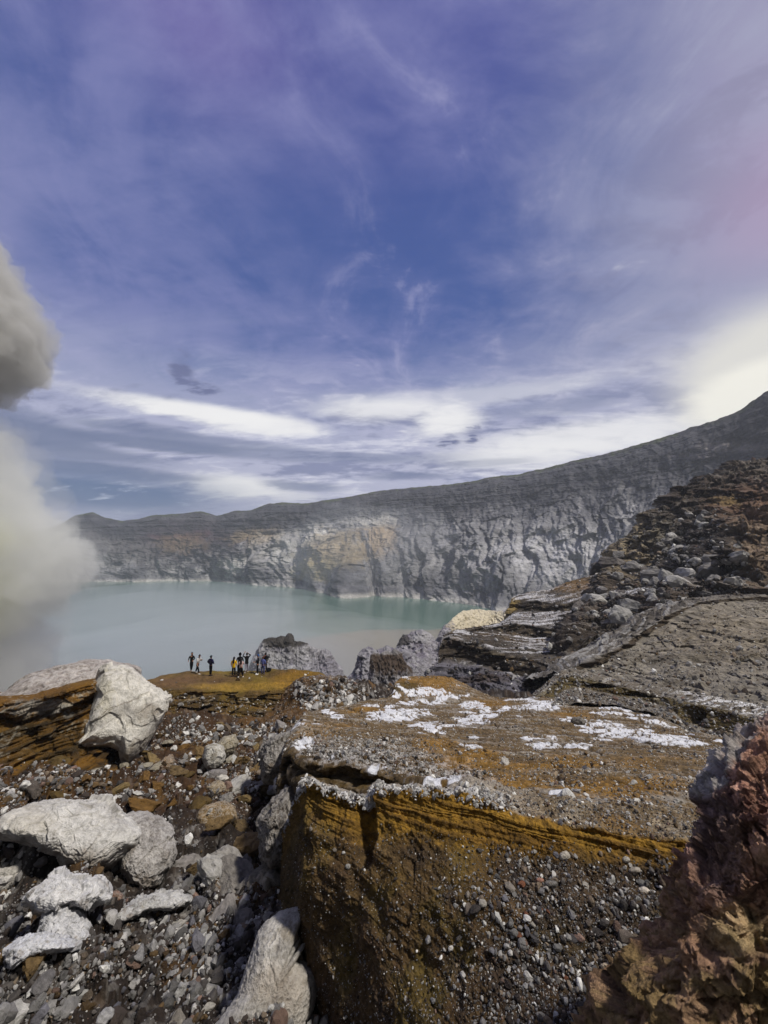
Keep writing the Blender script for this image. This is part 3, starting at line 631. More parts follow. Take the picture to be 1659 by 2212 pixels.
# ================================================================== tilted slab running up to the right, and the hillside under it
d0 = [(1225, 1462, 40), (1262, 1446, 41), (1300, 1432, 43), (1340, 1412, 45), (1380, 1386, 48), (1420, 1360, 50), (1440, 1344, 52), (1480, 1318, 54), (1510, 1306, 56), (1560, 1300, 58), (1600, 1298, 60), (1659, 1294, 62), (1900, 1290, 62)]
d1 = [(u, v - (15 if u < 1460 else 5), y + .5) for u, v, y in d0]
d2 = [(1130, 1476, 44), (1180, 1454, 45), (1215, 1430, 47), (1255, 1404, 49), (1290, 1380, 51), (1330, 1357, 53), (1370, 1334, 56), (1410, 1314, 58), (1450, 1302, 60), (1500, 1296, 62), (1560, 1291, 64), (1659, 1286, 67), (1900, 1280, 68)]
hs = [[(1150, 1560, 24), (1300, 1560, 24), (1450, 1590, 23), (1659, 1640, 20), (2300, 1700, 19)], [(1190, 1500, 31), (1300, 1500, 30), (1450, 1520, 29), (1560, 1540, 27), (1659, 1560, 25), (2300, 1600, 24)],
      [(1200, 1482, 36), (1320, 1470, 37), (1450, 1440, 40), (1560, 1430, 40), (1659, 1420, 40), (2200, 1420, 38)], d0, d1, d2, [(u, v + 14, y + 6) for u, v, y in d2]]
G = loft(hs, 760, 1.3, 2.5, round_=2); smoothN(G, 4); q = G.P; w = fbm(q / 6, 3, 470)
band = sm(np.abs(G.t - 3.5), .55, .4); slab = sm(G.t, 3.95, 4.1); hill = sm(G.t, 3.0, 2.9)
f1, k1, c1 = facet(q / np.array([1.6, 1.6, .9]) + w[..., None] * .5, 471); f2, k2, c2 = facet(q / .55, 472)
lay = fbm(np.stack([q[..., 0] / 9, q[..., 1] / 9, (q[..., 2] + w) / .5], -1), 4, 473, .6)
push(G, hill * (fbm(q / 4, 4, 474) * .6 + f1 * .25 + f2 * .10) + band * (f1 * .7 + lay * .5 + w * .6) + slab * (f1 * .3 + w * .5), True)
rows = fbm(np.stack([(q[..., 0] + q[..., 1]) / 14, (q[..., 0] - q[..., 1]) / .9 + w, q[..., 2] / 2], -1), 4, 475, .65)
G.P[..., 2] += slab * (np.abs(rows) * .35) + slab * w * .2
n1 = fbm(q / 4, 4, 477); n2 = fbm(q / .6, 5, 478, .65)
C = np.zeros(q.shape, np.float32) + np.array(lin(128, 121, 109), np.float32)
C = mixc(C, sm(n1, .0, .5) * .55, lin(92, 84, 72)); C = mixc(C, sm(c2 + n2 * .3, .60, .85) * .6, lin(150, 142, 128)); C = mixc(C, k1 * .35, DBROWN)
C = mixc(C, eb(G.U, G.V, 1560, 1380, 130, 60, n1 * .5, .5) * .35, lin(126, 112, 92)); C = mixc(C, eb(G.U, G.V, 1330, 1490, 100, 26, n1 * .4, .5) * .35, lin(132, 126, 118))
C = mixc(C, band * .85, lin(58, 44, 26)); C = mixc(C, band * sm(lay, .0, .4) * .7, BLACKISH)
fade = slab * sm(G.U, 1560, 1430); C = mixc(C, slab * .8, lin(104, 98, 92)); C = mixc(C, fade * sm(rows + n2 * .2, .05, .35) * .75, lin(148, 146, 144)); C = mixc(C, slab * sm(-rows, .1, .4) * .7, lin(58, 52, 46))
C *= (1 + .42 * n2)[..., None]
G.C = C; finish(G, 'hill', M_mid); HILL = G

# ================================================================== undercut ridge with white crust and small cave (right)
t_e = [(1150, 1500, 27), (1185, 1470, 27.5), (1212, 1446, 28), (1240, 1444, 28), (1275, 1452, 27.5), (1330, 1464, 26.5), (1380, 1474, 25.5), (1430, 1484, 24.5), (1480, 1494, 23.5), (1520, 1500, 22.5), (1560, 1510, 21.5), (1610, 1520, 20.5), (1659, 1530, 19.5), (1800, 1556, 17.5), (2200, 1600, 15)]
t_f = [(1150, 1512, 26), (1185, 1486, 26.6), (1214, 1462, 27), (1240, 1462, 27), (1275, 1468, 26.4), (1330, 1482, 25.3), (1380, 1492, 24.2), (1430, 1503, 23), (1462, 1512, 21.8), (1500, 1520, 20.6), (1545, 1530, 19.6), (1600, 1545, 18.4), (1659, 1560, 17.4), (1800, 1580, 16), (2200, 1640, 13.5)]
t_b = [(1150, 1530, 25), (1190, 1510, 25.8), (1216, 1490, 26.3), (1240, 1482, 26.6), (1275, 1489, 26), (1330, 1502, 25), (1380, 1510, 23.9), (1420, 1520, 22.8), (1445, 1528, 21.6), (1480, 1560, 20.0), (1530, 1576, 19.0), (1600, 1590, 17.8), (1659, 1600, 16.8), (1800, 1620, 15.4), (2200, 1680, 13)]
t_g = [(1150, 1545, 22), (1190, 1530, 22.5), (1240, 1520, 23), (1300, 1520, 22.6), (1380, 1535, 21), (1445, 1550, 19.5), (1480, 1580, 18), (1560, 1610, 16.5), (1659, 1640, 15), (1800, 1650, 14), (2200, 1740, 11.5)]
W = PW(*np.array(t_e).T)
G = loft([t_g, t_b, t_f, t_e, [(u, VZ(y + 3, w_[2] - 1.0), y + 3) for (u, v, y), w_ in zip(t_e, W)], [(u, VZ(y + 10, w_[2] - 8), y + 10) for (u, v, y), w_ in zip(t_e, W)]], 760, 1.1, 2, round_=2)
smoothN(G, 4); q = G.P; w = fbm(q / 3, 3, 500); face_ = sm(np.abs(G.t - 1.5), .6, .4)
lay = fbm(np.stack([q[..., 0] / 4, q[..., 1] / 4, (q[..., 2] + q[..., 0] * .1) / .16 + w * .4], -1), 4, 501, .6); f1, k1, c1 = facet(q / np.array([.9, .9, .4]) + w[..., None] * .4, 502)
cave = eb(G.U, G.V, 1497, 1545, 24, 17, 0, .25) + .6 * eb(G.U, G.V, 1395, 1500, 40, 6, 0, .4) + .6 * eb(G.U, G.V, 1300, 1482, 30, 5, 0, .4)
push(G, face_ * (w * .25 + lay * .10 + f1 * .12), True)
G.P += (-G.N * np.array([1, 1, .2])) * (cave * 1.9)[..., None]
G.P[..., 2] += (1 - face_) * (fbm(q / .8, 5, 503) * .12)
n1 = fbm(q / 2, 4, 504); n2 = fbm(q / .3, 5, 505, .65); str_ = fbm(np.stack([(q[..., 0] + q[..., 1] * .6) / 1.8, (q[..., 1] - q[..., 0] * .5) / .30, q[..., 2]], -1), 4, 506, .6)
C = np.zeros(q.shape, np.float32) + np.array(lin(110, 102, 90), np.float32)
C = mixc(C, sm(n1, 0, .4) * .5, lin(84, 74, 58)); C = mixc(C, face_ * .85, lin(88, 74, 36)); C = mixc(C, face_ * sm(lay, .05, .45) * .45, lin(56, 46, 26)); C = mixc(C, face_ * sm(c1 + n2 * .3, .8, 1.0) * .5, lin(150, 142, 122))
upr = sm(G.t, 2.0, 2.3)
C = mixc(C, upr * sm(str_ + n2 * .2, .02, .22) * sm(G.U, 1420, 1520) * .9, WHITE); C = mixc(C, upr * sm(str_ + n2 * .3, .25, .4) * .5, lin(176, 172, 166))
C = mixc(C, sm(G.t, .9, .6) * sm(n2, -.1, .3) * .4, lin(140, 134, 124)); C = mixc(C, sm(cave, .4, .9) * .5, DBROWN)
C *= (1 + .38 * n2)[..., None]
G.C = C; finish(G, 'hill', M_near); RIDGE = G

# ================================================================== low plateau with white mineral crust (centre)
a2 = [(600, 1700, 10.6), (612, 1640, 11), (620, 1612, 11.4), (628, 1604, 11.6), (636, 1630, 10.6), (660, 1648, 9.9), (700, 1658, 9.7), (740, 1652, 9.7), (780, 1664, 9.2), (820, 1672, 9), (860, 1684, 8.7), (900, 1690, 8.4), (960, 1700, 8.1), (1010, 1712, 7.8), (1060, 1722, 7.5), (1150, 1745, 7), (1250, 1765, 6.6), (1350, 1785, 6.3), (1480, 1808, 6), (1750, 1850, 5.6)]
a1 = [(u, v + (46 if u < 900 else 30), y - (.35 if u < 900 else .2)) for u, v, y in a2]
a1m = [(u, v + 18, y + .45 if u < 900 else y) for u, v, y in a2]
a0 = [(u, v + 330, y - .6) for u, v, y in a2]
a3 = [(606, 1640, 13), (618, 1598, 13.4), (640, 1580, 14), (700, 1592, 13.4), (780, 1600, 13), (900, 1620, 12.2), (1000, 1640, 11.2), (1100, 1655, 10.6), (1250, 1672, 9.8), (1400, 1690, 9.2), (1480, 1700, 9), (1750, 1740, 8.2)]
a4 = [(610, 1620, 15), (630, 1580, 15.8), (650, 1552, 17), (700, 1550, 18), (780, 1552, 18), (900, 1570, 17), (1000, 1575, 17), (1100, 1580, 16.4), (1250, 1590, 15.6), (1400, 1610, 14), (1500, 1622, 13), (1750, 1660, 12)]
a5 = [(612, 1600, 17), (640, 1560, 19), (660, 1538, 20.5), (700, 1534, 21), (740, 1528, 22), (770, 1520, 23), (810, 1512, 24.5), (850, 1506, 26), (880, 1510, 26), (905, 1516, 25.6), (940, 1520, 25), (1000, 1520, 25), (1060, 1518, 25), (1110, 1512, 25), (1160, 1510, 25), (1230, 1518, 24), (1320, 1530, 22), (1420, 1548, 20), (1480, 1580, 17), (1560, 1600, 15.5), (1750, 1640, 13.5)]
a6 = [(614, 1596, 17.5), (642, 1556, 19.5), (664, 1536, 21), (704, 1532, 21.5), (744, 1526, 22.5), (774, 1517, 23.5), (814, 1509, 25), (846, 1500, 26.6), (852, 1474, 28), (866, 1462, 29.5), (900, 1458, 30.5), (940, 1458, 31), (975, 1460, 31), (1000, 1474, 30), (1030, 1488, 29), (1062, 1502, 28), (1110, 1507, 26.5), (1160, 1505, 26), (1230, 1514, 25), (1320, 1526, 23), (1420, 1544, 21), (1480, 1576, 18), (1560, 1596, 16.5), (1750, 1636, 14.5)]
a56 = [(614, 1598, 17.2), (641, 1558, 19.2), (662, 1537, 20.7), (702, 1533, 21.2), (742, 1527, 22.2), (772, 1519, 23.2), (812, 1511, 24.7), (846, 1504, 26.3), (852, 1486, 26.8), (868, 1484, 27), (905, 1488, 27.2), (940, 1486, 27.6), (980, 1490, 27.4), (1010, 1500, 27), (1062, 1512, 26), (1110, 1510, 25.6), (1160, 1508, 25.5), (1230, 1516, 24.5), (1320, 1528, 22.5), (1420, 1546, 20.5), (1480, 1578, 17.5), (1560, 1598, 16), (1750, 1638, 14)]
W = PW(*np.array(a6).T)
G = loft([a0, a1, a1m, a2, a3, a4, a5, a56, a6, [(u, VZ(y + 2, w_[2] - 1.2), y + 2) for (u, v, y), w_ in zip(a6, W)], [(u, VZ(y + 9, w_[2] - 14), y + 9) for (u, v, y), w_ in zip(a6, W)]], 1150, 1.15, 3, round_=2)
smoothN(G, 4); q = G.P; w = fbm(q / 3, 3, 540); U0, V0 = G.U.copy(), G.V.copy()
topm = sm(G.t, 2.9, 3.15); faceP = 1 - topm
lay = fbm(np.stack([q[..., 0] / 2, q[..., 1] / 2, (q[..., 2]) / .10 + w * .4], -1), 4, 541, .6); f1, k1, c1 = facet(q / np.array([.6, .6, .3]) + w[..., None] * .4, 542)
push(G, faceP * (w * .25 + lay * .08 + f1 * .14), True)
dist = np.linalg.norm(q, axis=-1)
strat = fbm(np.stack([q[..., 0] / 2.4, (q[..., 1] + .15 * q[..., 0]) / .42 + w * .9, q[..., 2] / 2], -1), 5, 543, .62)
f2, k2, c2 = facet(np.stack([q[..., 0] / .55, q[..., 1] / .8, q[..., 2]], -1) + w[..., None] * .6, 544)
fineb = fbm(q / .12, 4, 545, .6)
rut = np.abs(fbm(np.stack([q[..., 0] / 3.0 + w, q[..., 1] / 7, q[..., 2] * 0], -1), 3, 546))
edgez = sm(G.t, 4.6, 3.0) * sm(U0, 1150, 1000)     # broken crust near the front lip
G.P[..., 2] += topm * (w * .10 + strat * (.05 + .10 * edgez) + f2 * (.03 + .07 * edgez) + fineb * .018 - .10 * sm(rut, .08, .0))
# white crust: loose flakes where the photograph has them
crust = fbm(np.stack([q[..., 0] / .9, q[..., 1] / .8, q[..., 0] * 0 + 5], -1) + w[..., None] * .5, 4, 548, .5)
wm = .62 * sm(fbm(q / 3.5, 3, 560), .05, .45) * sm(G.t, 3.6, 4.2)
for (cu, cv, ru, rv, k_) in [(860, 1545, 60, 12, 1.25), (900, 1538, 30, 9, 1.1), (845, 1552, 50, 6, 1.2), (935, 1493, 32, 10, 1.3), (915, 1500, 24, 7, .9), (958, 1506, 20, 6, 1), (885, 1518, 26, 6, .9), (1020, 1524, 26, 8, 1.2), (1040, 1532, 20, 5, 1),
                              (1022, 1556, 32, 11, 1.25), (1050, 1548, 22, 6, .9), (1162, 1523, 34, 12, 1.25), (1190, 1530, 20, 7, .9), (935, 1573, 22, 8, 1.2), (800, 1526, 20, 5, 1), (845, 1528, 16, 5, .8), (730, 1550, 18, 6, 1), (710, 1538, 20, 5, .9),
                              (660, 1600, 26, 9, 1), (650, 1615, 20, 8, .9), (1290, 1565, 60, 8, .9), (1300, 1578, 70, 7, 1.1), (1330, 1590, 60, 8, .9), (1420, 1592, 70, 9, 1.2), (1470, 1606, 60, 9, 1.2), (1380, 1580, 40, 6, 1.1), (1240, 1612, 34, 5, 1), (1180, 1610, 50, 4, 1.0),
                              (1120, 1548, 14, 4, .8), (1220, 1558, 24, 5, .8), (860, 1640, 60, 14, .45), (820, 1665, 60, 10, .35), (760, 1640, 40, 12, .4), (700, 1640, 60, 20, .45), (940, 1700, 70, 9, .8), (1015, 1712, 38, 6, 1.1), (1320, 1540, 50, 5, .9), (1160, 1735, 26, 6, 1.0), (1175, 1725, 60, 6, .6), (1180, 1738, 34, 7, 1.2),
                              (1280, 1762, 70, 4, 1.0), (1400, 1778, 90, 4, 1.1), (1210, 1722, 30, 5, 1.0), (980, 1650, 40, 10, .3), (790, 1694, 90, 8, .6), (720, 1700, 40, 8, .6)]:
    wm = np.maximum(wm, k_ * np.exp(-(((U0 - cu) / ru) ** 2 + ((V0 - cv) / rv) ** 2) * .9))
white = sm(wm + crust * .62, .49, .55) * sm(G.t, 2.6, 3.0)
k5 = facet(np.stack([q[..., 0] / .62, q[..., 1] / .85, q[..., 0] * 0 + 9], -1) + crust[..., None] * .35, 561)[1]
white = white * (1 - sm(k5, .25, .6))
G.P[..., 2] += white * (.016 - .5 * fineb * .018)
n1 = fbm(q / 1.8, 4, 550); n2 = fbm(q / .22, 5, 551, .68); n3 = fbm(q / .07, 4, 552, .7)
C = np.zeros(q.shape, np.float32) + np.array(lin(112, 92, 62), np.float32)
C = mixc(C, sm(n1 + strat * .4, .0, .45) * .65, lin(90, 76, 58)); C = mixc(C, sm(strat + n2 * .5, .10, .4) * .6, lin(156, 150, 140)); C = mixc(C, sm(n2 - strat * .5, .25, .5) * .5, lin(66, 56, 48))
och = np.zeros_like(w)
for (cu, cv, ru, rv, k_) in [(930, 1478, 70, 22, .9), (1010, 1640, 90, 22, .8), (930, 1610, 46, 22, .7), (1080, 1690, 120, 30, .6), (1340, 1700, 160, 26, .55), (1180, 1650, 160, 20, .5), (1300, 1775, 200, 26, .8), (780, 1536, 50, 8, .5), (1060, 1520, 60, 16, .5), (700, 1580, 60, 20, .4), (870, 1655, 40, 16, .6), (1250, 1545, 60, 10, .4), (960, 1700, 60, 20, .5), (1400, 1650, 120, 20, .35)]:
    och = np.maximum(och, k_ * np.exp(-(((U0 - cu) / ru) ** 2 + ((V0 - cv) / rv) ** 2)))
C = mixc(C, sm(och + n1 * .35 + n2 * .12, .10, .55) * .8, lin(134, 98, 34))
C = mixc(C, sm(edgez, .2, .8) * sm(n2 + strat * .6, -.2, .3) * .75, lin(172, 168, 164)); C = mixc(C, sm(edgez, .2, .8) * sm(n3 - n2 * .5, .2, .5) * .6, lin(60, 50, 44))
C = mixc(C, topm * sm(-strat, .2, .5) * .45, lin(64, 52, 40)); C = mixc(C, topm * sm(rut, .06, .0) * .4, DBROWN)
C = mixc(C, faceP * .85, lin(82, 64, 28)); C = mixc(C, faceP * sm(lay, 0, .4) * .6, lin(44, 34, 20)); C = mixc(C, faceP * k1 * .5, BLACKISH)
C = mixc(C, sm(np.abs(G.t - 7.0), .6, .3) * sm(np.abs(U0 - 870), 50, 20) * .8, lin(70, 58, 26))
C *= (1 + .42 * n2 + .4 * n3 * sm(dist, 20, 8))[..., None]
C = mixc(C, white * .95, lin(222, 222, 224)); C *= (1 + .10 * n2)[..., None]
G.C = C; finish(G, 'ground', M_near); PLAT = G; PLAT.white = white

# ================================================================== near earth bluff with ochre layers
b_t = [(560, 1960, 11.5), (600, 1850, 10.0), (648, 1706, 6.9), (655, 1690, 6.72), (672, 1688, 6.68), (690, 1700, 6.6), (720, 1712, 6.5), (750, 1722, 6.4), (775, 1733, 6.35), (796, 1730, 6.3), (804, 1712, 6.3), (816, 1704, 6.28), (850, 1706, 6.2), (900, 1710, 6.15), (960, 1716, 6.05), (1010, 1722, 6.0), (1050, 1732, 5.95), (1070, 1742, 5.9), (1130, 1762, 5.8), (1200, 1778, 5.7), (1280, 1788, 5.6), (1380, 1800, 5.5), (1470, 1812, 5.4), (1800, 1870, 5.0)]
def below(dv, dy, left=0, spread=0): return [(u + (left if u < 700 else 0) + spread * (u - 1000) / 1000, v + dv * (1 if u < 640 else 1), y - (0 if u < 640 else dy)) for u, v, y in b_t]
b_1 = below(42, .10); b_2 = below(105, .35, -4)
b_3 = [(560, 2060, 10.5), (600, 1960, 9.0), (640, 1900, 6.4), (660, 1900, 6.15), (780, 1915, 5.7), (900, 1925, 5.3), (1050, 1940, 5.0), (1200, 1950, 4.8), (1400, 1950, 4.7), (1800, 2000, 4.2)]
b_4 = [(570, 2200, 9.5), (620, 2120, 8.2), (660, 2060, 6.2), (690, 2060, 5.9), (800, 2070, 5.3), (920, 2080, 4.9), (1050, 2090, 4.6), (1200, 2100, 4.3), (1400, 2100, 4.1), (1800, 2150, 3.7)]
b_5 = [(600, 2330, 8.4), (660, 2280, 7.2), (700, 2230, 5.9), (730, 2230, 5.5), (820, 2240, 4.8), (930, 2240, 4.4), (1050, 2240, 4.1), (1200, 2250, 3.8), (1400, 2250, 3.6), (1800, 2300, 3.2)]
b_6 = [(620, 2600, 7.0), (700, 2560, 5.8), (740, 2560, 4.9), (780, 2560, 4.5), (860, 2560, 3.9), (960, 2560, 3.6), (1050, 2560, 3.4), (1200, 2560, 3.1), (1400, 2560, 2.9), (1800, 2600, 2.6)]
W = PW(*np.array(b_t).T)
b_b1 = [(u, VZ(y + .8, w_[2] - (.35 if u < 1000 else .10)), y + .8) for (u, v, y), w_ in zip(b_t, W)]
b_b2 = [(u, VZ(y + 2.2, w_[2] - 2.4), y + 2.2) for (u, v, y), w_ in zip(b_t, W)]
G = loft([b_6, b_5, b_4, b_3, b_2, b_1, b_t, b_b1, b_b2], 1150, 1.25, 2.5, round_=4)
smoothN(G, 4); q = G.P; w = fbm(q / 1.6, 3, 600); U0, V0 = G.U.copy(), G.V.copy()
dipz = q[..., 2] + q[..., 0] * .10
lay = fbm(np.stack([q[..., 0] / 2.5, q[..., 1] / 2.5, dipz / .07 + w * .6], -1), 4, 601, .62)
lay2 = fbm(np.stack([q[..., 0] / 1.2, q[..., 1] / 1.2, dipz / .35 + w * .4], -1), 3, 606, .6)
f1, k1, c1 = facet(q / .35 + w[..., None] * .5, 602); f3, k3, c3 = facet(q / .045, 603, 1.0)
vert = fbm(np.stack([q[..., 0] / .07, q[..., 1] / .07, q[..., 2] / .6], -1), 3, 604)
ochz = sm(G.t, 4.0, 5.0)
grv = sm(fbm(np.stack([q[..., 0] / .9, q[..., 1] / .9, dipz / .25], -1), 3, 605) + .9 * sm(U0, 900, 1250) * sm(V0, 1800, 1880) - .35, -.15, .25) * (1 - ochz)
topz = sm(G.t, 5.9, 6.2)
notch = eb(U0, V0, 792, 1790, 18, 70, w * .3, .5)
push(G, (1 - topz) * (w * .13 + lay * (.015 + .05 * ochz) + lay2 * .05 + f1 * .035 + vert * .018 - notch * .22 + grv * (f3 * .025)) + fbm(q / .3, 5, 607, .6) * .05)
lipw = sm(np.abs(G.t - 6.1), .9, .2) * sm(U0, 1120, 1000)
G.P[..., 2] += lipw * (fbm(q / .18, 4, 608, .6) * .08) * 1.0
n1 = fbm(q / .8, 4, 610); n2 = fbm(q / .11, 5, 611, .68); n3 = fbm(q / .03, 4, 612, .7)
C = np.zeros(q.shape, np.float32) + np.array(lin(80, 62, 36), np.float32)
C = mixc(C, sm(V0 + 60 * n1, 1900, 2150) * .4, lin(66, 48, 28))
C = mixc(C, sm(n1, .0, .4) * .6, lin(92, 78, 34)); C = mixc(C, sm(n1 + .6 * eb(U0, V0, 980, 1830, 300, 90, 0, .6) - .3 * sm(V0, 1850, 2050), .1, .6) * .32, lin(120, 94, 40)); C = mixc(C, sm(lay2 + n2 * .2, .1, .5) * .5, lin(72, 54, 40)); C = mixc(C, sm(lay, .2, .5) * .3, lin(120, 100, 72))
C = mixc(C, grv * .6, lin(60, 50, 42)); C = mixc(C, grv * k3 * .5, BLACKISH)
oz = sm(G.t + .3 * w + .25 * lay2 + .8 * eb(U0, V0, 1020, 1790, 260, 80, 0, .6) + n2 * .25, 4.3, 5.5)
C = mixc(C, oz * (.7 + .25 * sm(n2, -.3, .3)), lin(138, 104, 36)); C = mixc(C, oz * sm(lay, .0, .4) * .65, lin(78, 54, 20)); C = mixc(C, oz * sm(U0, 800, 700) * .5, lin(108, 82, 30))
C = mixc(C, topz * .8, lin(150, 144, 134)); C = mixc(C, sm(lipw + n2 * .3, .5, .9) * sm(G.t, 5.93, 6.05) * .8, lin(206, 204, 202)); C = mixc(C, topz * sm(U0, 1080, 1200) * .8, lin(104, 84, 52)); C = mixc(C, topz * sm(n1 + n2 * .5, .1, .4) * sm(U0, 1080, 1200) * .6, lin(150, 138, 118)); C = mixc(C, topz * sm(lay2 + n2 * .6, .1, .5) * sm(U0, 1080, 1200) * .6, lin(70, 54, 30)); C = mixc(C, topz * sm(-n1, .0, .4) * sm(U0, 1080, 1200) * .5, lin(124, 90, 30))
C = mixc(C, sm(U0, 660, 630) * .5, lin(70, 60, 40))
C *= (1 + .38 * n2 + .42 * n3)[..., None]
G.C = C; finish(G, 'ground', M_bluff); BLUFF = G
print('terrain', round(time.time() - T0, 1))
# ================================================================== rocks
def ico(sub):
    bm = bmesh.new(); bmesh.ops.create_icosphere(bm, subdivisions=sub, radius=1); bm.verts.ensure_lookup_table()
    v = np.array([x.co[:] for x in bm.verts], np.float32); f = np.array([[l.index for l in p_.verts] for p_ in bm.faces], np.int32); bm.free()
    return v / np.linalg.norm(v, axis=1, keepdims=True), f
ICO = {k: ico(k) for k in (1, 2, 3, 4, 5)}
def chunk(sub, seed, planes=9, sharp=.0, rough=.05, flat=(1, 1, 1)):
    """broken rock: a sphere of directions cut by random planes, then roughened"""
    r = np.random.default_rng(seed); d, f = ICO[sub]
    n = r.normal(size=(planes, 3)); n /= np.linalg.norm(n, axis=1, keepdims=True); off = r.uniform(.50, 1.0, planes)
    dots = d @ n.T.astype(np.float32)
    rad = np.min(np.where(dots > .05, off / np.maximum(dots, .05), 9), 1); rad = np.minimum(rad, 1.25)
    v = d * rad[:, None]
    v = v * (1 + rough * fbm(v * 1.7 + seed, 3, seed)[:, None] + rough * .6 * fbm(v * 5 + seed, 3, seed + 5)[:, None])
    v *= np.array(flat, np.float32)
    return v.astype(np.float32), f
def rocklook(v, seed, c, sc=1.0):
    n2 = fbm(v * 3 / sc + seed, 4, seed + 9, .65)
    C = np.zeros(v.shape, np.float32) + np.array(c, np.float32)
    return C * (1 + .4 * n2)[..., None]
def rotmats(n, r, tilt=3.14):
    q = r.normal(size=(n, 4)); q /= np.linalg.norm(q, axis=1, keepdims=True); w, x, y, z = q.T
    return np.stack([1 - 2 * (y * y + z * z), 2 * (x * y - z * w), 2 * (x * z + y * w), 2 * (x * y + z * w), 1 - 2 * (x * x + z * z), 2 * (y * z - x * w),
                     2 * (x * z - y * w), 2 * (y * z + x * w), 1 - 2 * (x * x + y * y)], -1).reshape(-1, 3, 3).astype(np.float32)
STONE_COL = [lin(142, 139, 135), lin(112, 109, 106), lin(172, 168, 162), lin(84, 79, 75), lin(200, 197, 190), lin(118, 104, 88), lin(90, 72, 48), lin(62, 54, 49), lin(120, 98, 86), lin(104, 102, 106)]
def cells(G, mask, n, r, persp=1.0):
    """sample points of a surface grid by the area they show times a mask"""
    U, V = G.U, G.V
    a = np.abs((U[1:, 1:] - U[:-1, :-1]) * (V[1:, :-1] - V[:-1, 1:]) - (U[1:, :-1] - U[:-1, 1:]) * (V[1:, 1:] - V[:-1, :-1]))
    P = G.P; A3 = np.linalg.norm(np.cross(P[1:, 1:] - P[:-1, :-1], P[1:, :-1] - P[:-1, 1:]), axis=-1)
    facing = ((G.N * P).sum(-1) < 0)[:-1, :-1]
    w = (np.where(facing, a, a * .15) ** persp) * (A3 ** (1 - persp)) * np.clip(mask[:-1, :-1], 0, 4)
    u0, v0 = U[:-1, :-1], V[:-1, :-1]
    w = w * ((u0 > -90) & (u0 < 1750) & (v0 > 700) & (v0 < 2330))
    w = np.where(np.isfinite(w), w, 0).ravel(); w = w.astype(np.float64); w /= w.sum()
    idx = np.searchsorted(np.cumsum(w), r.random(n)); idx = np.minimum(idx, len(w) - 1)
    i, j = np.unravel_index(idx, (P.shape[0] - 1, P.shape[1] - 1)); fu, fv = r.random(n)[:, None], r.random(n)[:, None]
    pos = P[i, j] * (1 - fu) * (1 - fv) + P[i, j + 1] * fu * (1 - fv) + P[i + 1, j] * (1 - fu) * fv + P[i + 1, j + 1] * fu * fv
    return pos, G.N[i, j], U[i, j], V[i, j]
def gravel(name, G, n, mask, s0, s1, alpha, mat, sub=1, colw=None, seed=1, sink=.25, persp=1.0, flat=.7, dscale=True):
    r = np.random.default_rng(seed); pos, N, u, v = cells(G, mask, n, r, persp)
    size = s0 * (1 - r.random(n) * (1 - (s0 / s1) ** alpha)) ** (-1 / alpha)
    if dscale: size = np.maximum(size, np.linalg.norm(pos, axis=1) * .0011)
    vars_ = [chunk(sub, 900 + seed * 13 + k, 8, rough=.10) for k in range(8)]
    nv, nf = len(vars_[0][0]), len(vars_[0][1]); pick = r.integers(0, 8, n)
    base = np.stack([x[0] for x in vars_])[pick]
    sc = np.stack([r.uniform(.7, 1.25, n), r.uniform(.6, 1.0, n), r.uniform(flat * .6, flat * 1.2, n)], -1) * size[:, None]
    vv = np.einsum('nij,nkj->nki', rotmats(n, r), base * sc[:, None, :]) + (pos + N * (size * (.5 - sink))[:, None])[:, None, :]
    ff = vars_[0][1][None] + (np.arange(n) * nv)[:, None, None]
    w = np.array(colw if colw is not None else [4, 4, 2.5, 3, 1, 1.2, 1.2, 2, .5, 1.2], float); w /= w.sum()
    cc = np.array(STONE_COL, np.float32)[r.choice(len(w), n, p=w)] * r.uniform(.5, 1.35, n)[:, None]
    cc = np.repeat(cc[:, None, :], nv, 1) * r.uniform(.85, 1.15, (n, nv, 1))
    o = mesh_obj(name, vv.reshape(-1, 3), ff.reshape(-1, 3), cc.reshape(-1, 3), mat, False); o['kind'] = 'stuff'
    return o
# libraries of single stones (shared meshes), each kept near unit size
def lib(name, cols, sub, nvar, mat, seed, planes=11, flat=(1, .85, .7)):
    out = []
    for k in range(nvar):
        v, f = chunk(sub, seed + k * 7, planes, rough=.07, flat=flat); fc, ck, ci = facet(v * 2.3 + k, seed + k)
        v = v * (1 + fc * .14)[:, None]
        o = mesh_obj(name, v, f, rocklook(v, seed + k, cols[k % len(cols)]) * (1 - .35 * ck)[:, None], mat, False)  # crack borders darkened, shade put into the stone colour
        me = o.data; bpy.data.objects.remove(o); out.append(me)
    return out
def place(name, libm, G, n, mask, s0, s1, alpha, label, cat, group, seed, sink=.3, persp=1.0, sizes=None):
    r = np.random.default_rng(seed); pos, N, u, v = cells(G, mask, n, r, persp)
    size = s0 * (1 - r.random(n) * (1 - (s0 / s1) ** alpha)) ** (-1 / alpha)
    for k in range(n):
        o = bpy.data.objects.new(name, libm[k % len(libm)]); scene.collection.objects.link(o)
        o.location = pos[k] + N[k] * size[k] * (.5 - sink); o.rotation_euler = r.uniform(-.6, .6, 3) + np.array([0, 0, r.uniform(0, 6.28)])
        s = size[k]; o.scale = (s * r.uniform(.85, 1.2), s * r.uniform(.8, 1.1), s * r.uniform(.7, 1.1))
        tag(o, label(u[k], v[k]) if callable(label) else label, cat, group)
GREYS = [lin(150, 147, 144), lin(172, 168, 162), lin(128, 124, 122), lin(188, 185, 180), lin(110, 104, 98), lin(156, 148, 136)]
MIXED = GREYS + GREYS + [lin(98, 82, 56), lin(112, 92, 74), lin(76, 66, 52), lin(124, 104, 94)]
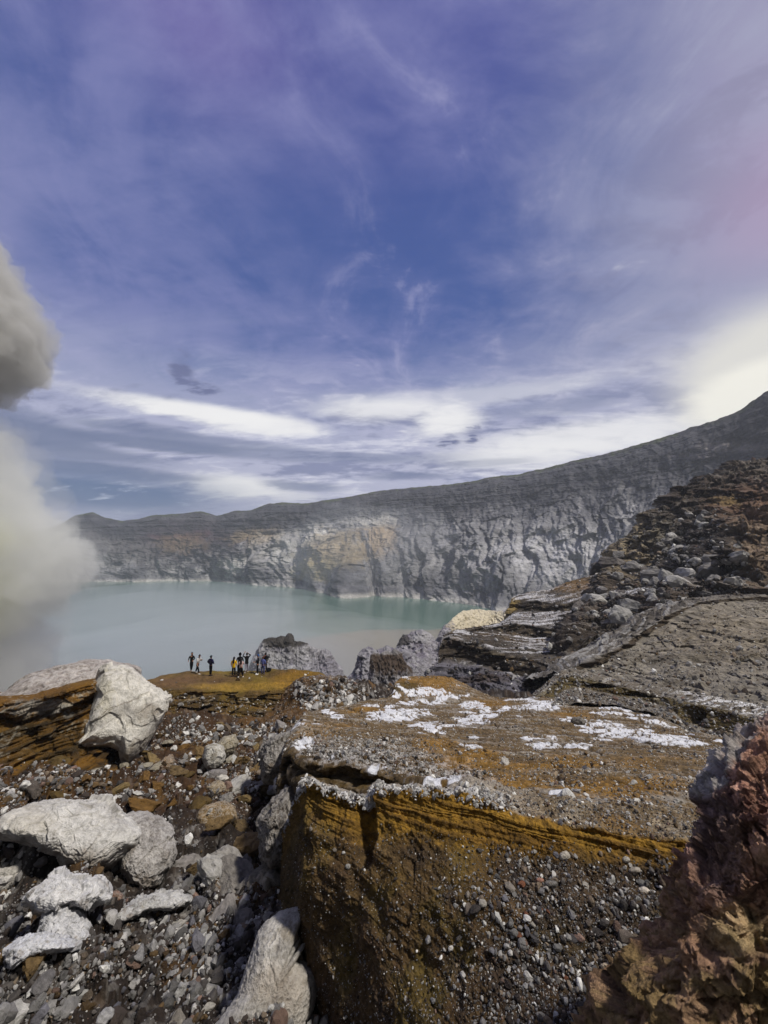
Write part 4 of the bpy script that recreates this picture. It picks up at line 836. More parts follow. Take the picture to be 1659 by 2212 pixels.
L_gully = lib('stone', MIXED, 3, 20, M_stone, 1000); L_pale = lib('stone', [lin(206, 202, 194), lin(190, 184, 172)], 3, 6, M_stone, 1400)
L_brown = lib('stone', [lin(110, 82, 42), lin(92, 74, 40), lin(128, 108, 70), lin(150, 142, 124)], 3, 8, M_stone, 1500, 9, (1.1, .8, .55))
L_peb = lib('pebble', [lin(206, 198, 184), lin(170, 160, 146), lin(96, 92, 92), lin(128, 116, 104), lin(76, 70, 66), lin(146, 96, 70)], 2, 14, M_stone, 1700, 14, (1, .8, .65))
L_scree = lib('scree_block', [lin(150, 147, 142), lin(126, 122, 118), lin(170, 166, 160), lin(104, 98, 94)], 3, 14, M_mid, 1900)

G = GROUND; w = fbm(G.P / 1.8, 3, 700)
dG = np.linalg.norm(G.P, axis=-1); okG = sm(dG, 37, 34)
gravel('gravel', G, 15000, okG * sm(G.V, 1760, 1720) * np.clip(.8 + 1.5 * w, .05, 3), .03, .22, 1.6, M_stone, 1, [3, 2, 2.5, 2, 2, 3, 3, 2, 1, .3], seed=14)
gravel('gravel', G, 70000, okG * np.clip(.8 + 1.7 * w, .03, 3), .013, .11, 1.6, M_stone, 1, seed=11, persp=.75)
gravel('gravel', G, 7000, okG * np.clip(.5 + 1.6 * w, 0, 3) * sm(dG, 26, 12), .04, .18, 1.9, M_stone, 2, seed=12, persp=.8)
gravel('gravel', G, 5000, eb(G.U, G.V, 715, 1505, 70, 30, 0, .5) * 2 + eb(G.U, G.V, 560, 1590, 160, 20, 0, .5), .05, .35, 1.5, M_stone, 1, [3, 2, 4, 1, 4, 2, 2, 1, .3, .3], seed=13)
def lab_g(u, v):
    if v > 1960: return 'mixed broken stone lying in the dark rubble at the bottom of the gully'
    if u < 360 and v < 1730: return 'broken stone in the brown rubble under the tall bleached boulder'
    if u > 520: return 'broken stone in the rubble between the brown mound and the ochre bluff'
    return 'broken stone in the grey rubble slope beside the broad bleached boulder'
place('stone', L_gully, G, 165, okG * np.clip(.6 + w * 1.5, 0, 2) * sm(G.V, 1560, 1620), .08, .36, 2.0, lab_g, 'stone', 'broken stones lying in the gully rubble', 21, persp=.8)
place('stone', L_brown, G, 60, okG * eb(G.U, G.V, 420, 1660, 300, 110, w * .3, .4), .20, .62, 1.5, 'ochre stained flat block in the brown rubble before the mound', 'stone', 'ochre stained blocks in the gully', 22)
place('stone', L_pale, G, 40, okG * sm(G.V, 1550, 1600), .10, .34, 1.6, 'small bleached white stone lying loose in the gully rubble', 'stone', 'small white stones in the gully', 23)

L_rock = lib('rock', [lin(128, 122, 114), lin(150, 145, 138), lin(104, 86, 58), lin(172, 168, 160), lin(92, 84, 76), lin(122, 100, 66), lin(140, 134, 128)], 4, 14, M_white, 2100, 7, (1.15, .8, .62))
rock_lab = lambda u, v: ('angular block half buried in the dark rubble at the bottom of the gully' if v > 1930 else 'angular block half buried in the brown rubble above the broad bleached boulder' if v < 1730 and u < 420 else 'angular block half buried in rubble under the left lip of the plateau' if u > 500 else 'angular block half buried in grey rubble beside the broad bleached boulder')
place('rock', L_rock, G, 30, okG * sm(G.V, 1900, 1990), .13, .30, 1.8, rock_lab, 'rock', 'angular blocks half buried in the gully', 26, sink=.4)
place('rock', L_rock, G, 70, okG * np.clip(.5 + w * 1.2, .1, 2) * sm(G.V, 1580, 1640) * sm(G.V, 2080, 1880), .22, .62, 1.8, rock_lab, 'rock', 'angular blocks half buried in the gully', 24, sink=.42, persp=.85)
place('rock', L_rock, G, 40, okG * eb(G.U, G.V, 560, 1790, 110, 190, 0, .4), .24, .6, 1.6, rock_lab, 'rock', 'angular blocks half buried in the gully', 25, sink=.4, persp=.85)
G = BLUFF; w = fbm(G.P / .5, 3, 720)
gm = sm(G.U, 900, 1180) * sm(G.V, 1800, 1880) * sm(G.t, 5.4, 4.9); strip = fbm(np.stack([G.P[..., 0] / .8, G.P[..., 1] / .8, (G.P[..., 2] + .1 * G.P[..., 0]) / .22], -1), 3, 721)
low_ = sm(G.t, 4.6, 4.2)
gravel('gravel', G, 34000, low_ * (gm * .8 + np.clip(strip * 1.4, 0, 2) * .9 + .3), .0042, .024, 2.0, M_stone, 1, [4, 3, 2.6, 3, 1.4, 3, 2, 3, 1, .5], seed=31, sink=.2, dscale=False)
gravel('gravel', G, 5000, sm(G.t, 5.9, 6.1) * sm(G.U, 1040, 1100), .006, .04, 1.8, M_stone, 1, [3, 2, 3, 2, 2, 3, 3, 2, 1, .3], seed=36)
gravel('gravel', G, 3800, gm * (1 + w), .012, .055, 1.7, M_stone, 2, [4, 4, 3, 5, 2, 3, 1, 4, 1, 1], seed=32, sink=.1, dscale=False)
gravel('gravel', G, 1600, sm(np.abs(G.t - 6.2), .6, .1) * sm(G.U, 1130, 1060), .012, .06, 1.7, M_white, 1, [2, 1, 4, .3, 6, .5, .3, .1, .1, .1], seed=33, sink=.2)
place('pebble', L_peb, G, 110, gm * np.clip(.6 + w, 0, 2) , .030, .085, 1.7, 'rounded pebble on the dark pebbly slope between the bluff and the lava rock', 'pebble', 'pebbles on the near slope', 34, sink=.15)
place('pebble', L_peb, G, 30, low_ * sm(G.U, 1000, 900), .020, .05, 1.7, 'small pebble bedded in the steep earth face of the near bluff', 'pebble', 'pebbles bedded in the bluff face', 35, sink=.25)

G = PLAT; w = fbm(G.P / 1.2, 3, 740); tp = sm(G.t, 3.0, 3.4) * sm(G.t, 8.2, 7.8) * (1 - PLAT.white)
gravel('gravel', G, 900, eb(G.U, G.V, 1300, 1765, 200, 9, 0, .4), .02, .12, 1.6, M_white, 1, [2, 1, 4, .3, 6, .5, .3, .1, .1, .1], seed=44)
gravel('gravel', G, 21000, tp * (.35 + w * .6 + 1.6 * sm(G.U, 1000, 800) * sm(G.V, 1570, 1620)), .008, .085, 1.8, M_stone, 1, [3, 2, 4, 1, 3, 2, 1.5, 1, .3, .3], seed=41, sink=.25)
place('stone', L_pale + L_gully[:4], G, 34, tp, .05, .20, 1.8, 'small pale stone lying loose on the crusted plateau', 'stone', 'loose stones on the plateau', 42)
G = MOUND; gravel('gravel', G, 1800, sm(G.t, 2.7, 2.2) + .03 + 1.2 * eb(G.U, G.V, 722, 1492, 40, 26, 0, .5), .03, .22, 1.6, M_stone, 1, [2, 1, 3, .5, 3, 2, 3, 1, .3, .1], seed=51)
G = RIDGE; gravel('gravel', G, 4500, .3 + sm(G.t, 1.0, .7) + .6 * sm(G.U, 1300, 1200), .025, .16, 1.7, M_stone, 1, [3, 3, 3, 2, 2, 2, 1, 1, .3, .3], seed=52)
G = HILL; gravel('gravel', G, 3500, sm(G.t, 3.2, 2.8) * (.6 + fbm(G.P / 3, 3, 745)), .05, .35, 1.7, M_stone, 1, [3, 3, 2, 3, 1, 3, 1, 2, .6, .3], seed=53)
G = SHELF; gravel('gravel', G, 5000, .4 + sm(G.U, 1200, 1320), .08, .5, 1.6, M_mid, 1, seed=54)
G = SPUR
scm = eb(G.U, G.V, 1420, 1260, 190, 90, fbm(G.P / 9, 3, 750) * .3, .25) + eb(G.U, G.V, 1500, 1190, 110, 80, 0, .3) * .6
gravel('gravel', G, 7000, scm + .25, .14, .9, 1.6, M_mid, 1, [4, 5, 2, 4, .7, 1.5, .4, 3, .6, .6], seed=55)
scree_lab = lambda u, v: 'grey angular block in the scree fan under the tan cliff' if u < 1440 else 'grey angular block in the dark scree chute below the reddish slope'
place('scree_block', L_scree, G, 190, scm, .8, 3.4, 1.9, scree_lab, 'scree block', 'blocks of the scree fan on the upper right', 56, sink=.25)
place('scree_block', L_scree, SHELF, 26, eb(SHELF.U, SHELF.V, 1370, 1350, 70, 50, 0, .3), .6, 1.5, 1.6, 'grey angular block strewn on the stepped shelves below the scree', 'scree block', 'blocks strewn on the stepped shelves', 57, sink=.25)

# ---- single boulders drawn by their own outline, with real depth
def outline_rock(name, pts, y0, thick, mat, colf, label, cat='boulder', nu=260, nv=200, boxy=.55, rough=.05, facet_s=.9, facet_a=.10, seed=1, tilt=0.0, cc=None, spike=0.0, gk=1.0):
    P2 = np.array(pts, float)
    if cc is None:
        x0, y1 = P2[:, 0], P2[:, 1]; x2, y2 = np.roll(x0, -1), np.roll(y1, -1); cr = x0 * y2 - x2 * y1
        cc = (((x0 + x2) * cr).sum() / (3 * cr.sum()), ((y1 + y2) * cr).sum() / (3 * cr.sum()))
    c3 = PW(cc[0], cc[1], y0); view = c3 / np.linalg.norm(c3)
    O = PW(P2[:, 0], P2[:, 1], y0)
    t = ((c3 @ view) / (O @ view))[:, None]; O = O * t - c3          # onto the plane through the centre facing the viewpoint
    right = np.cross(view, [0, 0, 1]); right /= np.linalg.norm(right); up = np.cross(right, view)
    ox, oy = O @ right, O @ up
    # dense closed outline
    n = len(ox); dens = 24; X_ = np.concatenate([np.linspace(ox[i], ox[(i + 1) % n], dens, endpoint=False) for i in range(n)]); Y_ = np.concatenate([np.linspace(oy[i], oy[(i + 1) % n], dens, endpoint=False) for i in range(n)])
    th = np.arctan2(Y_, X_); rr = np.hypot(X_, Y_); tg = np.linspace(-np.pi, np.pi, nu, endpoint=False)
    o_ = np.argsort(th); Rr = np.interp(tg, th[o_], rr[o_], period=2 * np.pi)
    k = np.array([1, 2, 3, 2, 1.]); k /= k.sum(); Rr = sum(np.roll(Rr, i - 2) * k[i] for i in range(5))
    ph = np.linspace(0, np.pi, nv)
    lat = np.sin(ph) ** boxy; dep = -np.sign(np.cos(ph)) * np.abs(np.cos(ph)) ** (boxy + .25)
    T = thick * np.where(dep < 0, 1, 1.0)
    A = lat[:, None] * (Rr * np.cos(tg))[None]; B_ = lat[:, None] * (Rr * np.sin(tg))[None]; D_ = (dep * T)[:, None] * np.ones((1, nu))
    D_ = D_ + tilt * B_
    c_len = float(np.linalg.norm(c3)); pf = np.clip((c_len + np.minimum(D_, 0)) / c_len, .3, 1); A = A * pf; B_ = B_ * pf
    P = c3 + A[..., None] * right + B_[..., None] * up + D_[..., None] * view
    G = Piece(); G.P = P.astype(np.float32); du = np.roll(P, -1, 1) - np.roll(P, 1, 1); dv = np.gradient(P, axis=0)
    N = np.cross(du, dv); N /= np.linalg.norm(N, axis=-1, keepdims=True) + 1e-9
    if (N * (P - c3)).sum() < 0: N = -N; fl = True
    else: fl = False
    rad = (P - c3) / (np.linalg.norm(P - c3, axis=-1, keepdims=True) + 1e-9); N = (N + .4 * rad); N /= np.linalg.norm(N, axis=-1, keepdims=True); G.N = N.astype(np.float32)
    q = G.P; S = float(Rr.mean()); w = fbm(q / S * 1.2 + seed, 3, seed)
    f1, k1, c1 = facet(q / (S * facet_s) + w[..., None] * .3 + seed, seed + 1); f2, k2, c2 = facet(q / (S * facet_s * .33) + w[..., None] * .5, seed + 2)
    grain = ridge(q / (S * .12), 5, seed + 3, .62) - .95
    edge = 1 - .6 * sm(np.sin(ph), .6, 1)[:, None] * (np.abs(dep)[:, None] < .5)
    h = S * (facet_a * f1 + facet_a * .4 * f2 + rough * w + rough * .42 * gk * grain + spike * (ridge(q / (S * .3), 5, seed + 7, .62) - .95))
    G.P = G.P + G.N * h[..., None].astype(np.float32)
    if spike > 0:
        pit = sm(perlin(q / .045, 77), .22, .5) + .8 * sm(perlin(q / .11 + 3, 78), .22, .5) + .6 * sm(perlin(q / .022, 79), .2, .5)
        G.P = G.P - G.N * (pit * .026)[..., None].astype(np.float32)
    G.k1, G.k2, G.c1, G.c2, G.f1, G.grain, G.w = k1, k2, c1, c2, f1, grain, w
    G.S = S; G.n1 = fbm(q / S * 1.8, 4, seed + 4); G.n2 = fbm(q / (S * .16), 5, seed + 5, .66); G.n3 = fbm(q / (S * .04), 4, seed + 6, .7)
    G.U, G.V = project(G.P); G.q = q
    o = mesh_obj(name, G.P, grid_faces(nv, nu, flip=not fl, wrap=True), colf(G), mat, True)
    tag(o, label, cat); return o
def c_white(a=lin(214, 210, 200), b_=lin(150, 144, 136), k_=.5, crack=.25):
    def f(G):
        C = np.zeros(G.P.shape, np.float32) + np.array(a, np.float32)
        C = mixc(C, sm(G.n1 + .5 * G.n2, .0, .6) * k_, b_); C = mixc(C, G.k1 * crack, lin(84, 74, 62)); C = mixc(C, sm(G.n3 + G.n2, .55, .9) * .5, lin(120, 112, 104))  # crack darkening here is crevice shade painted into the rock colour
        C = mixc(C, sm(G.grain + G.n2, -.1, .7) * .25, lin(236, 232, 224)); C = mixc(C, G.k2 * sm(G.n1, -.1, .3) * .35, lin(92, 84, 74))
        C = mixc(C, sm(G.w + .6 * G.n1 + .4 * G.n2 - .25 * (G.V - G.V.mean()) / -max(20., float(G.V.std())), .35, .9) * .45, lin(112, 94, 70))
        return C * (.82 + .26 * G.n2 + .22 * G.n3)[..., None]
    return f
def c_pink(G):
    C = c_white(lin(168, 158, 150), lin(130, 118, 112), .6, .3)(G); return mixc(C, sm(G.n2, .3, .6) * .4, lin(196, 186, 178))
outline_rock('boulder', [(-30, 1512), (12, 1494), (60, 1464), (120, 1442), (180, 1431), (228, 1428), (300, 1440), (320, 1500), (260, 1560), (120, 1570), (0, 1560)], 23.5, 3.4, M_white, c_pink,
             'huge pinkish grey rounded boulder behind the olive ledge', rough=.05, facet_a=.05, seed=11, boxy=.7)
def c_big(G):
    C = c_white(lin(220, 214, 200), lin(176, 168, 154), .5, .12)(G)
    C = mixc(C, eb(G.U, G.V, 275, 1535, 30, 14, G.n2 * .4, .5) * .45, lin(112, 106, 98)); C = mixc(C, eb(G.U, G.V, 195, 1590, 34, 16, G.n2 * .4, .5) * .5, lin(236, 230, 214))
    C = mixc(C, eb(G.U, G.V, 225, 1500, 18, 44, G.n2 * .5, .5) * .4, lin(168, 160, 132))
    cr = np.abs(G.V - (1568 - (G.U - 190) * .55) - G.w * 16); C = mixc(C, sm(cr, 2.2, .5) * sm(np.abs(G.U - 240), 80, 40) * .6, lin(96, 84, 66))
    cr = np.abs(G.V - (1600 - (G.U - 170) * .7) - G.w * 24); C = mixc(C, sm(cr, 2.2, .5) * sm(np.abs(G.U - 215), 40, 20) * .6, lin(96, 84, 66))
    C = mixc(C, sm(G.V - (1650 - (G.U - 230) * .9), 0, 30) * sm(G.U, 235, 260) * .35, lin(128, 116, 100))  # lower right under-face darkened, its shade put into the colour
    return C
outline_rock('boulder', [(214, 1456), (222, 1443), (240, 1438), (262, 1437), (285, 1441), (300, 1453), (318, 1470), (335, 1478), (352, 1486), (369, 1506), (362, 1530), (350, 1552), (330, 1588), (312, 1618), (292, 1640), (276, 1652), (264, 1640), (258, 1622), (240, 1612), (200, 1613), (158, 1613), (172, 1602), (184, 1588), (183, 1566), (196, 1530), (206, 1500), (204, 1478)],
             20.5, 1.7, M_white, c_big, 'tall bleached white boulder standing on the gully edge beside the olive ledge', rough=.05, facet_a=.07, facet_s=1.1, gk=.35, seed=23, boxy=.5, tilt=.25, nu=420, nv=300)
def c_b1(G):
    C = c_white(lin(212, 208, 200), lin(158, 152, 144), .6, .2)(G)
    st = fbm((G.q @ np.array([[.8, .5, .2], [.1, .9, -.4], [.4, -.2, .9]])) / np.array([1.6, .18, .4]), 4, 90); C = mixc(C, sm(st, .15, .5) * .35, lin(128, 120, 110))
    C = mixc(C, eb(G.U, G.V, 55, 1775, 55, 34, G.n2 * .2, .5) * .4, lin(196, 188, 170))
    return mixc(C, sm(G.V + 20 * G.n1, 1810, 1860) * .3, lin(140, 128, 114))
outline_rock('boulder', [(-20, 1790), (0, 1762), (50, 1744), (110, 1730), (140, 1728), (185, 1723), (215, 1725), (236, 1722), (250, 1742), (262, 1762), (310, 1786), (320, 1802), (302, 1830), (284, 1836), (262, 1852), (240, 1868), (200, 1882), (160, 1876), (140, 1872), (122, 1850), (66, 1832), (28, 1816), (0, 1808)],
             10.8, 1.1, M_white, c_b1, 'broad bleached white boulder with a deep shadow under it on the left', rough=.07, facet_a=.10, gk=.6, seed=31, boxy=.55, tilt=.5, nu=420, nv=300)
outline_rock('boulder', [(262, 1762), (290, 1752), (320, 1752), (345, 1770), (365, 1795), (380, 1820), (380, 1842), (362, 1880), (340, 1912), (310, 1926), (272, 1915), (256, 1880), (258, 1850), (280, 1826), (290, 1800)],
             11.2, .8, M_white, c_white(lin(168, 162, 156), lin(124, 116, 110), .6, .3), 'mid grey boulder leaning against the right end of the broad bleached boulder', rough=.06, facet_a=.08, seed=37, boxy=.6, tilt=.3)
outline_rock('boulder', [(52, 1946), (70, 1918), (100, 1900), (128, 1884), (160, 1890), (190, 1900), (222, 1896), (242, 1916), (236, 1942), (206, 1952), (196, 1965), (150, 1962), (100, 1972), (70, 1966)],
             8.3, .5, M_white, c_white(lin(222, 220, 218), lin(166, 162, 160), .5, .25), 'jagged white slab below the broad bleached boulder', rough=.08, facet_a=.2, seed=41, boxy=.6, tilt=.7)
outline_rock('boulder', [(86, 2010), (92, 1975), (118, 1960), (150, 1962), (176, 1964), (192, 1990), (200, 2030), (196, 2060), (206, 2092), (196, 2090), (186, 2050), (150, 2040), (112, 2048), (90, 2040)],
             8.0, .4, M_white, c_white(lin(214, 213, 214), lin(168, 166, 166), .4, .2), 'smooth white tilted slab standing under the jagged white slab', rough=.05, facet_a=.18, seed=43, boxy=.5, tilt=.2)
outline_rock('boulder', [(8, 2052), (30, 2034), (62, 2020), (96, 2018), (130, 2026), (166, 2036), (172, 2050), (140, 2054), (100, 2056), (70, 2068), (40, 2076), (24, 2100), (14, 2096), (14, 2070)],
             7.3, .45, M_white, c_white(lin(220, 220, 222), lin(160, 158, 160), .4, .2), 'low white slab with a dark hollow beneath it at the left', rough=.06, facet_a=.18, seed=47, boxy=.6, tilt=.5)
outline_rock('boulder', [(215, 2002), (250, 1968), (300, 1940), (350, 1928), (400, 1930), (420, 1944), (400, 1958), (350, 1966), (320, 1966), (280, 1982), (240, 2004)],
             9.0, .5, M_white, c_white(lin(196, 194, 190), lin(150, 146, 142), .5, .3), 'long low whitish rock beside the small rusty stone', rough=.09, facet_a=.2, seed=53, boxy=.6, tilt=.6)
outline_rock('boulder', [(-20, 1880), (20, 1872), (60, 1846), (96, 1832), (104, 1840), (70, 1866), (40, 1900), (10, 1930), (-20, 1940)], 10.2, .4, M_white, c_white(lin(186, 180, 170), lin(140, 130, 118), .5, .3), 'thin pale rib of rock slanting down at the left', rough=.07, facet_a=.1, seed=57)
outline_rock('boulder', [(232, 1936), (240, 1926), (256, 1924), (266, 1934), (264, 1948), (246, 1952), (236, 1948)], 9.2, .12, M_stone, c_white(lin(116, 72, 40), lin(84, 54, 34), .6, .3), 'small rusty brown stone on the long low whitish rock', 'stone', nu=90, nv=60, seed=59)
def c_curv(G):
    C = c_white(lin(184, 178, 168), lin(138, 132, 124), .7, .0)(G); C = mixc(C, eb(G.U, G.V, 632, 2012, 28, 22, G.n2 * .4, .5) * .45, lin(122, 108, 82))
    return mixc(C, eb(G.U, G.V, 610, 2140, 60, 60, G.n1 * .5, .5) * .35, lin(156, 138, 116))
outline_rock('boulder', [(400, 2330), (440, 2240), (480, 2196), (512, 2150), (530, 2100), (546, 2050), (556, 2014), (576, 1988), (606, 1972), (640, 1962), (656, 1954), (661, 1966), (656, 1978), (668, 2002), (672, 2024), (655, 2030), (640, 2034), (628, 2050), (625, 2066), (648, 2074), (672, 2078), (692, 2092), (690, 2120), (680, 2170), (660, 2230), (640, 2330)],
             6.1, .55, M_white, c_curv, 'smooth curved grey white rock at the foot of the near bluff', rough=.04, facet_a=.02, facet_s=1.2, seed=61, boxy=.65, cc=(585, 2150), nu=420, nv=280)
outline_rock('boulder', [(340, 1700 - 40), (355, 1636), (372, 1630), (378, 1644), (372, 1662), (352, 1680), (330, 1690), (322, 1678)], 18.5, .5, M_stone, c_white(lin(128, 98, 56), lin(96, 74, 44), .6, .3), 'ochre brown oval boulder with a pale patch below the tall bleached boulder', seed=67, nu=140, nv=100)
outline_rock('boulder', [(438, 1640), (444, 1612), (462, 1606), (482, 1612), (488, 1630), (480, 1650), (462, 1662), (446, 1656)], 18.5, .55, M_white, c_white(lin(196, 192, 182), lin(130, 120, 92), .8, .4), 'rounded whitish boulder with olive flank in the middle of the gully', rough=.08, facet_a=.12, seed=71, nu=160, nv=120)
outline_rock('boulder', [(466, 1610), (484, 1592), (506, 1588), (514, 1604), (504, 1628), (490, 1634)], 19.3, .6, M_white, c_white(lin(160, 148, 120), lin(110, 94, 56), .8, .4), 'olive tan boulder behind the rounded whitish boulder', rough=.08, facet_a=.12, seed=73, nu=120, nv=90)
outline_rock('boulder', [(598, 1720), (590, 1704), (592, 1684), (602, 1676), (612, 1686), (614, 1706), (606, 1722)], 14.5, .25, M_white, c_white(lin(206, 204, 200), lin(140, 136, 130), .6, .4), 'upright pale stone with a dark hole in the gully', seed=79, nu=90, nv=70)
outline_rock('boulder', [(420, 1765), (440, 1742), (480, 1730), (506, 1744), (512, 1766), (492, 1790), (450, 1800), (426, 1790)], 13.4, .5, M_stone, c_white(lin(140, 112, 66), lin(100, 78, 46), .7, .3), 'ochre stained rounded boulder in the grey rubble right of the broad bleached boulder', seed=83, nu=140, nv=100)
outline_rock('boulder', [(444, 1698), (470, 1686), (498, 1692), (502, 1712), (480, 1724), (450, 1720)], 15.6, .45, M_stone, c_white(lin(146, 126, 92), lin(104, 84, 54), .7, .3), 'tan rounded boulder above the ochre stained rounded boulder', seed=85, nu=120, nv=90)
outline_rock('boulder', [(560, 1650), (568, 1612), (590, 1590), (630, 1585), (640, 1610), (630, 1660), (600, 1690), (570, 1690)], 15.5, .7, M_near, c_white(lin(126, 120, 114), lin(80, 70, 60), .8, .5), 'large blocky grey boulder at the left lip of the crusted plateau', rough=.1, facet_a=.15, seed=87, nu=180, nv=130)
outline_rock('boulder', [(560, 2010 - 240), (590, 1730), (622, 1700), (640, 1720), (640, 1790), (628, 1850), (590, 1880), (566, 1850)], 9.8, .7, M_near, c_white(lin(120, 112, 104), lin(72, 60, 48), .8, .5), 'large cracked grey brown block wedged against the near bluff', rough=.1, facet_a=.16, seed=89, nu=200, nv=150)
outline_rock('boulder', [(1196, 1738), (1202, 1722), (1214, 1706), (1226, 1702), (1238, 1714), (1246, 1730), (1252, 1742), (1236, 1746), (1212, 1742)], 7.2, .14, M_white, c_white(lin(216, 214, 208), lin(160, 154, 146), .5, .2), 'pointed white rock standing on the plateau near the bluff edge', seed=91, nu=140, nv=100)
outline_rock('boulder', [(1258, 1754), (1262, 1730), (1272, 1722), (1284, 1738), (1296, 1760), (1290, 1772), (1272, 1768)], 7.0, .10, M_white, c_white(lin(190, 188, 184), lin(140, 134, 128), .5, .2), 'grey rock right of the pointed white rock', seed=93, nu=90, nv=70)
outline_rock('boulder', [(1232, 1560 + 0), (1236, 1550), (1252, 1548), (1266, 1556), (1264, 1566), (1246, 1566)], 15.6, .16, M_stone, c_white(lin(96, 88, 80), lin(60, 54, 50), .6, .3), 'small dark rock among the white crust patches', seed=95, nu=80, nv=60)
for (u, v, a_, b_, y, c_, lab) in [(1219, 1849, 13, 11, 5.05, lin(196, 186, 168), 'cream oval cobble at the top of the pebbly slope'), (1352, 1857, 9, 7, 5.1, lin(180, 172, 156), 'small tan cobble near the lava rock'), (1370, 1880, 15, 8, 5.0, lin(172, 160, 142), 'long grey tan cobble near the lava rock'),
                                   (1390, 1926, 14, 10, 4.85, lin(214, 200, 182), 'pale wedge shaped cobble beside the lava rock'), (1310, 2096 - 8, 14, 9, 4.35, lin(206, 182, 146), 'cream knobbly cobble low on the pebbly slope'), (1190, 1910, 15, 9, 4.85, lin(96, 90, 84), 'dark grey cobble with an orange neighbour'), (1166, 1902, 9, 6, 4.9, lin(156, 92, 58), 'orange brown cobble touching the dark grey cobble'),
                                   (742, 1842, 4, 4, 5.9, lin(200, 196, 188), 'small white pebble stuck high in the bluff face'), (752, 1872, 6, 7, 5.8, lin(150, 146, 138), 'grey oval pebble stuck in the middle of the bluff face')]:
    pts = [(u + a_ * math.cos(t_) * (1 + .12 * math.sin(3 * t_ + u)), v + b_ * math.sin(t_) * (1 + .1 * math.cos(2 * t_ + v))) for t_ in np.linspace(0, 6.28, 10, endpoint=False)]
    # seat it on the slope: nearest surface point of the bluff seen there
    d2 = (BLUFF.U - u) ** 2 + (BLUFF.V - v) ** 2 + 1e6 * ((BLUFF.N * BLUFF.P).sum(-1) > 0); ij = np.unravel_index(np.argmin(d2), d2.shape)
    outline_rock('cobble', pts, float(BLUFF.P[ij][1]) - .01, a_ / 860 * y * .7, M_stone, c_white(c_, tuple(x * .6 for x in c_), .4, .1), lab, 'cobble', nu=60, nv=44, seed=int(u), boxy=.8)

# ---- red porous lava rock close by on the right
def c_lava(G):
    n = G.n1; C = np.zeros(G.P.shape, np.float32) + np.array(lin(184, 140, 116), np.float32)
    C = mixc(C, sm(n + .5 * G.n2, .0, .4) * .6, lin(112, 66, 56)); C = mixc(C, sm(G.n2, .10, .5) * .6, lin(212, 170, 150))
    C = mixc(C, eb(G.U, G.V, 1555, 1800, 70, 120, G.n1 * .5 + G.n2 * .3, .4) * .7, lin(92, 88, 88)); C = mixc(C, eb(G.U, G.V, 1450, 1960, 60, 90, G.n1 * .4, .4) * .6, lin(176, 138, 108))
    low_ = sm(G.V + 160 * G.n1 + 60 * G.n2, 1860, 2120); C = mixc(C, G.k1 * .4 + G.k2 * .2, lin(56, 36, 30)); C = mixc(C, low_ * .7, lin(160, 132, 98)); C = mixc(C, low_ * sm(G.n2 + G.n1, -.1, .4) * .6, lin(118, 102, 56))
    C = mixc(C, eb(G.U, G.V, 1600, 2010, 70, 50, G.n1 * .4, .5) * .45, lin(186, 172, 118)); C = mixc(C, eb(G.U, G.V, 1600, 1830, 60, 90, G.n1 * .4, .5) * .35, lin(150, 116, 84))
    C = mixc(C, sm(G.U - (1602 - (G.V - 1565) * .60) + 22 * G.n2, 46, 22) * sm(G.V, 1735, 1700) * .9, lin(186, 180, 174))
    C = mixc(C, sm(G.V + 14 * G.n2, 1586, 1566) * .6, lin(168, 150, 142))
    C = mixc(C, sm(-G.grain, .6, 1.3) * .6, lin(50, 30, 28)); return C * (1 + .32 * G.n2 + .3 * G.n3)[..., None]  # grain hollows painted dark, the shade inside the pores put into the colour
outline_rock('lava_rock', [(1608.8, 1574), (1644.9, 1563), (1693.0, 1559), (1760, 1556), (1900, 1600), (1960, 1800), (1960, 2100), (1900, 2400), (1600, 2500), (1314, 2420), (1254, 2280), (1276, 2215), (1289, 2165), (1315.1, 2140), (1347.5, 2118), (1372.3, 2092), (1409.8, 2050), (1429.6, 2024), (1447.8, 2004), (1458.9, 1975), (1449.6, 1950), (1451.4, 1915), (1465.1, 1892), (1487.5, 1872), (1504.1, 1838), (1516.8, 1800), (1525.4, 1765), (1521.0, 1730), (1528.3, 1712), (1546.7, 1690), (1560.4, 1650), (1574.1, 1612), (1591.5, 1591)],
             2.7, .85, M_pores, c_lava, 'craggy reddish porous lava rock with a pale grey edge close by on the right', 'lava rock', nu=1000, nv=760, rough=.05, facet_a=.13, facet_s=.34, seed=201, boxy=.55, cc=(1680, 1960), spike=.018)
print('rocks', round(time.time() - T0, 1))
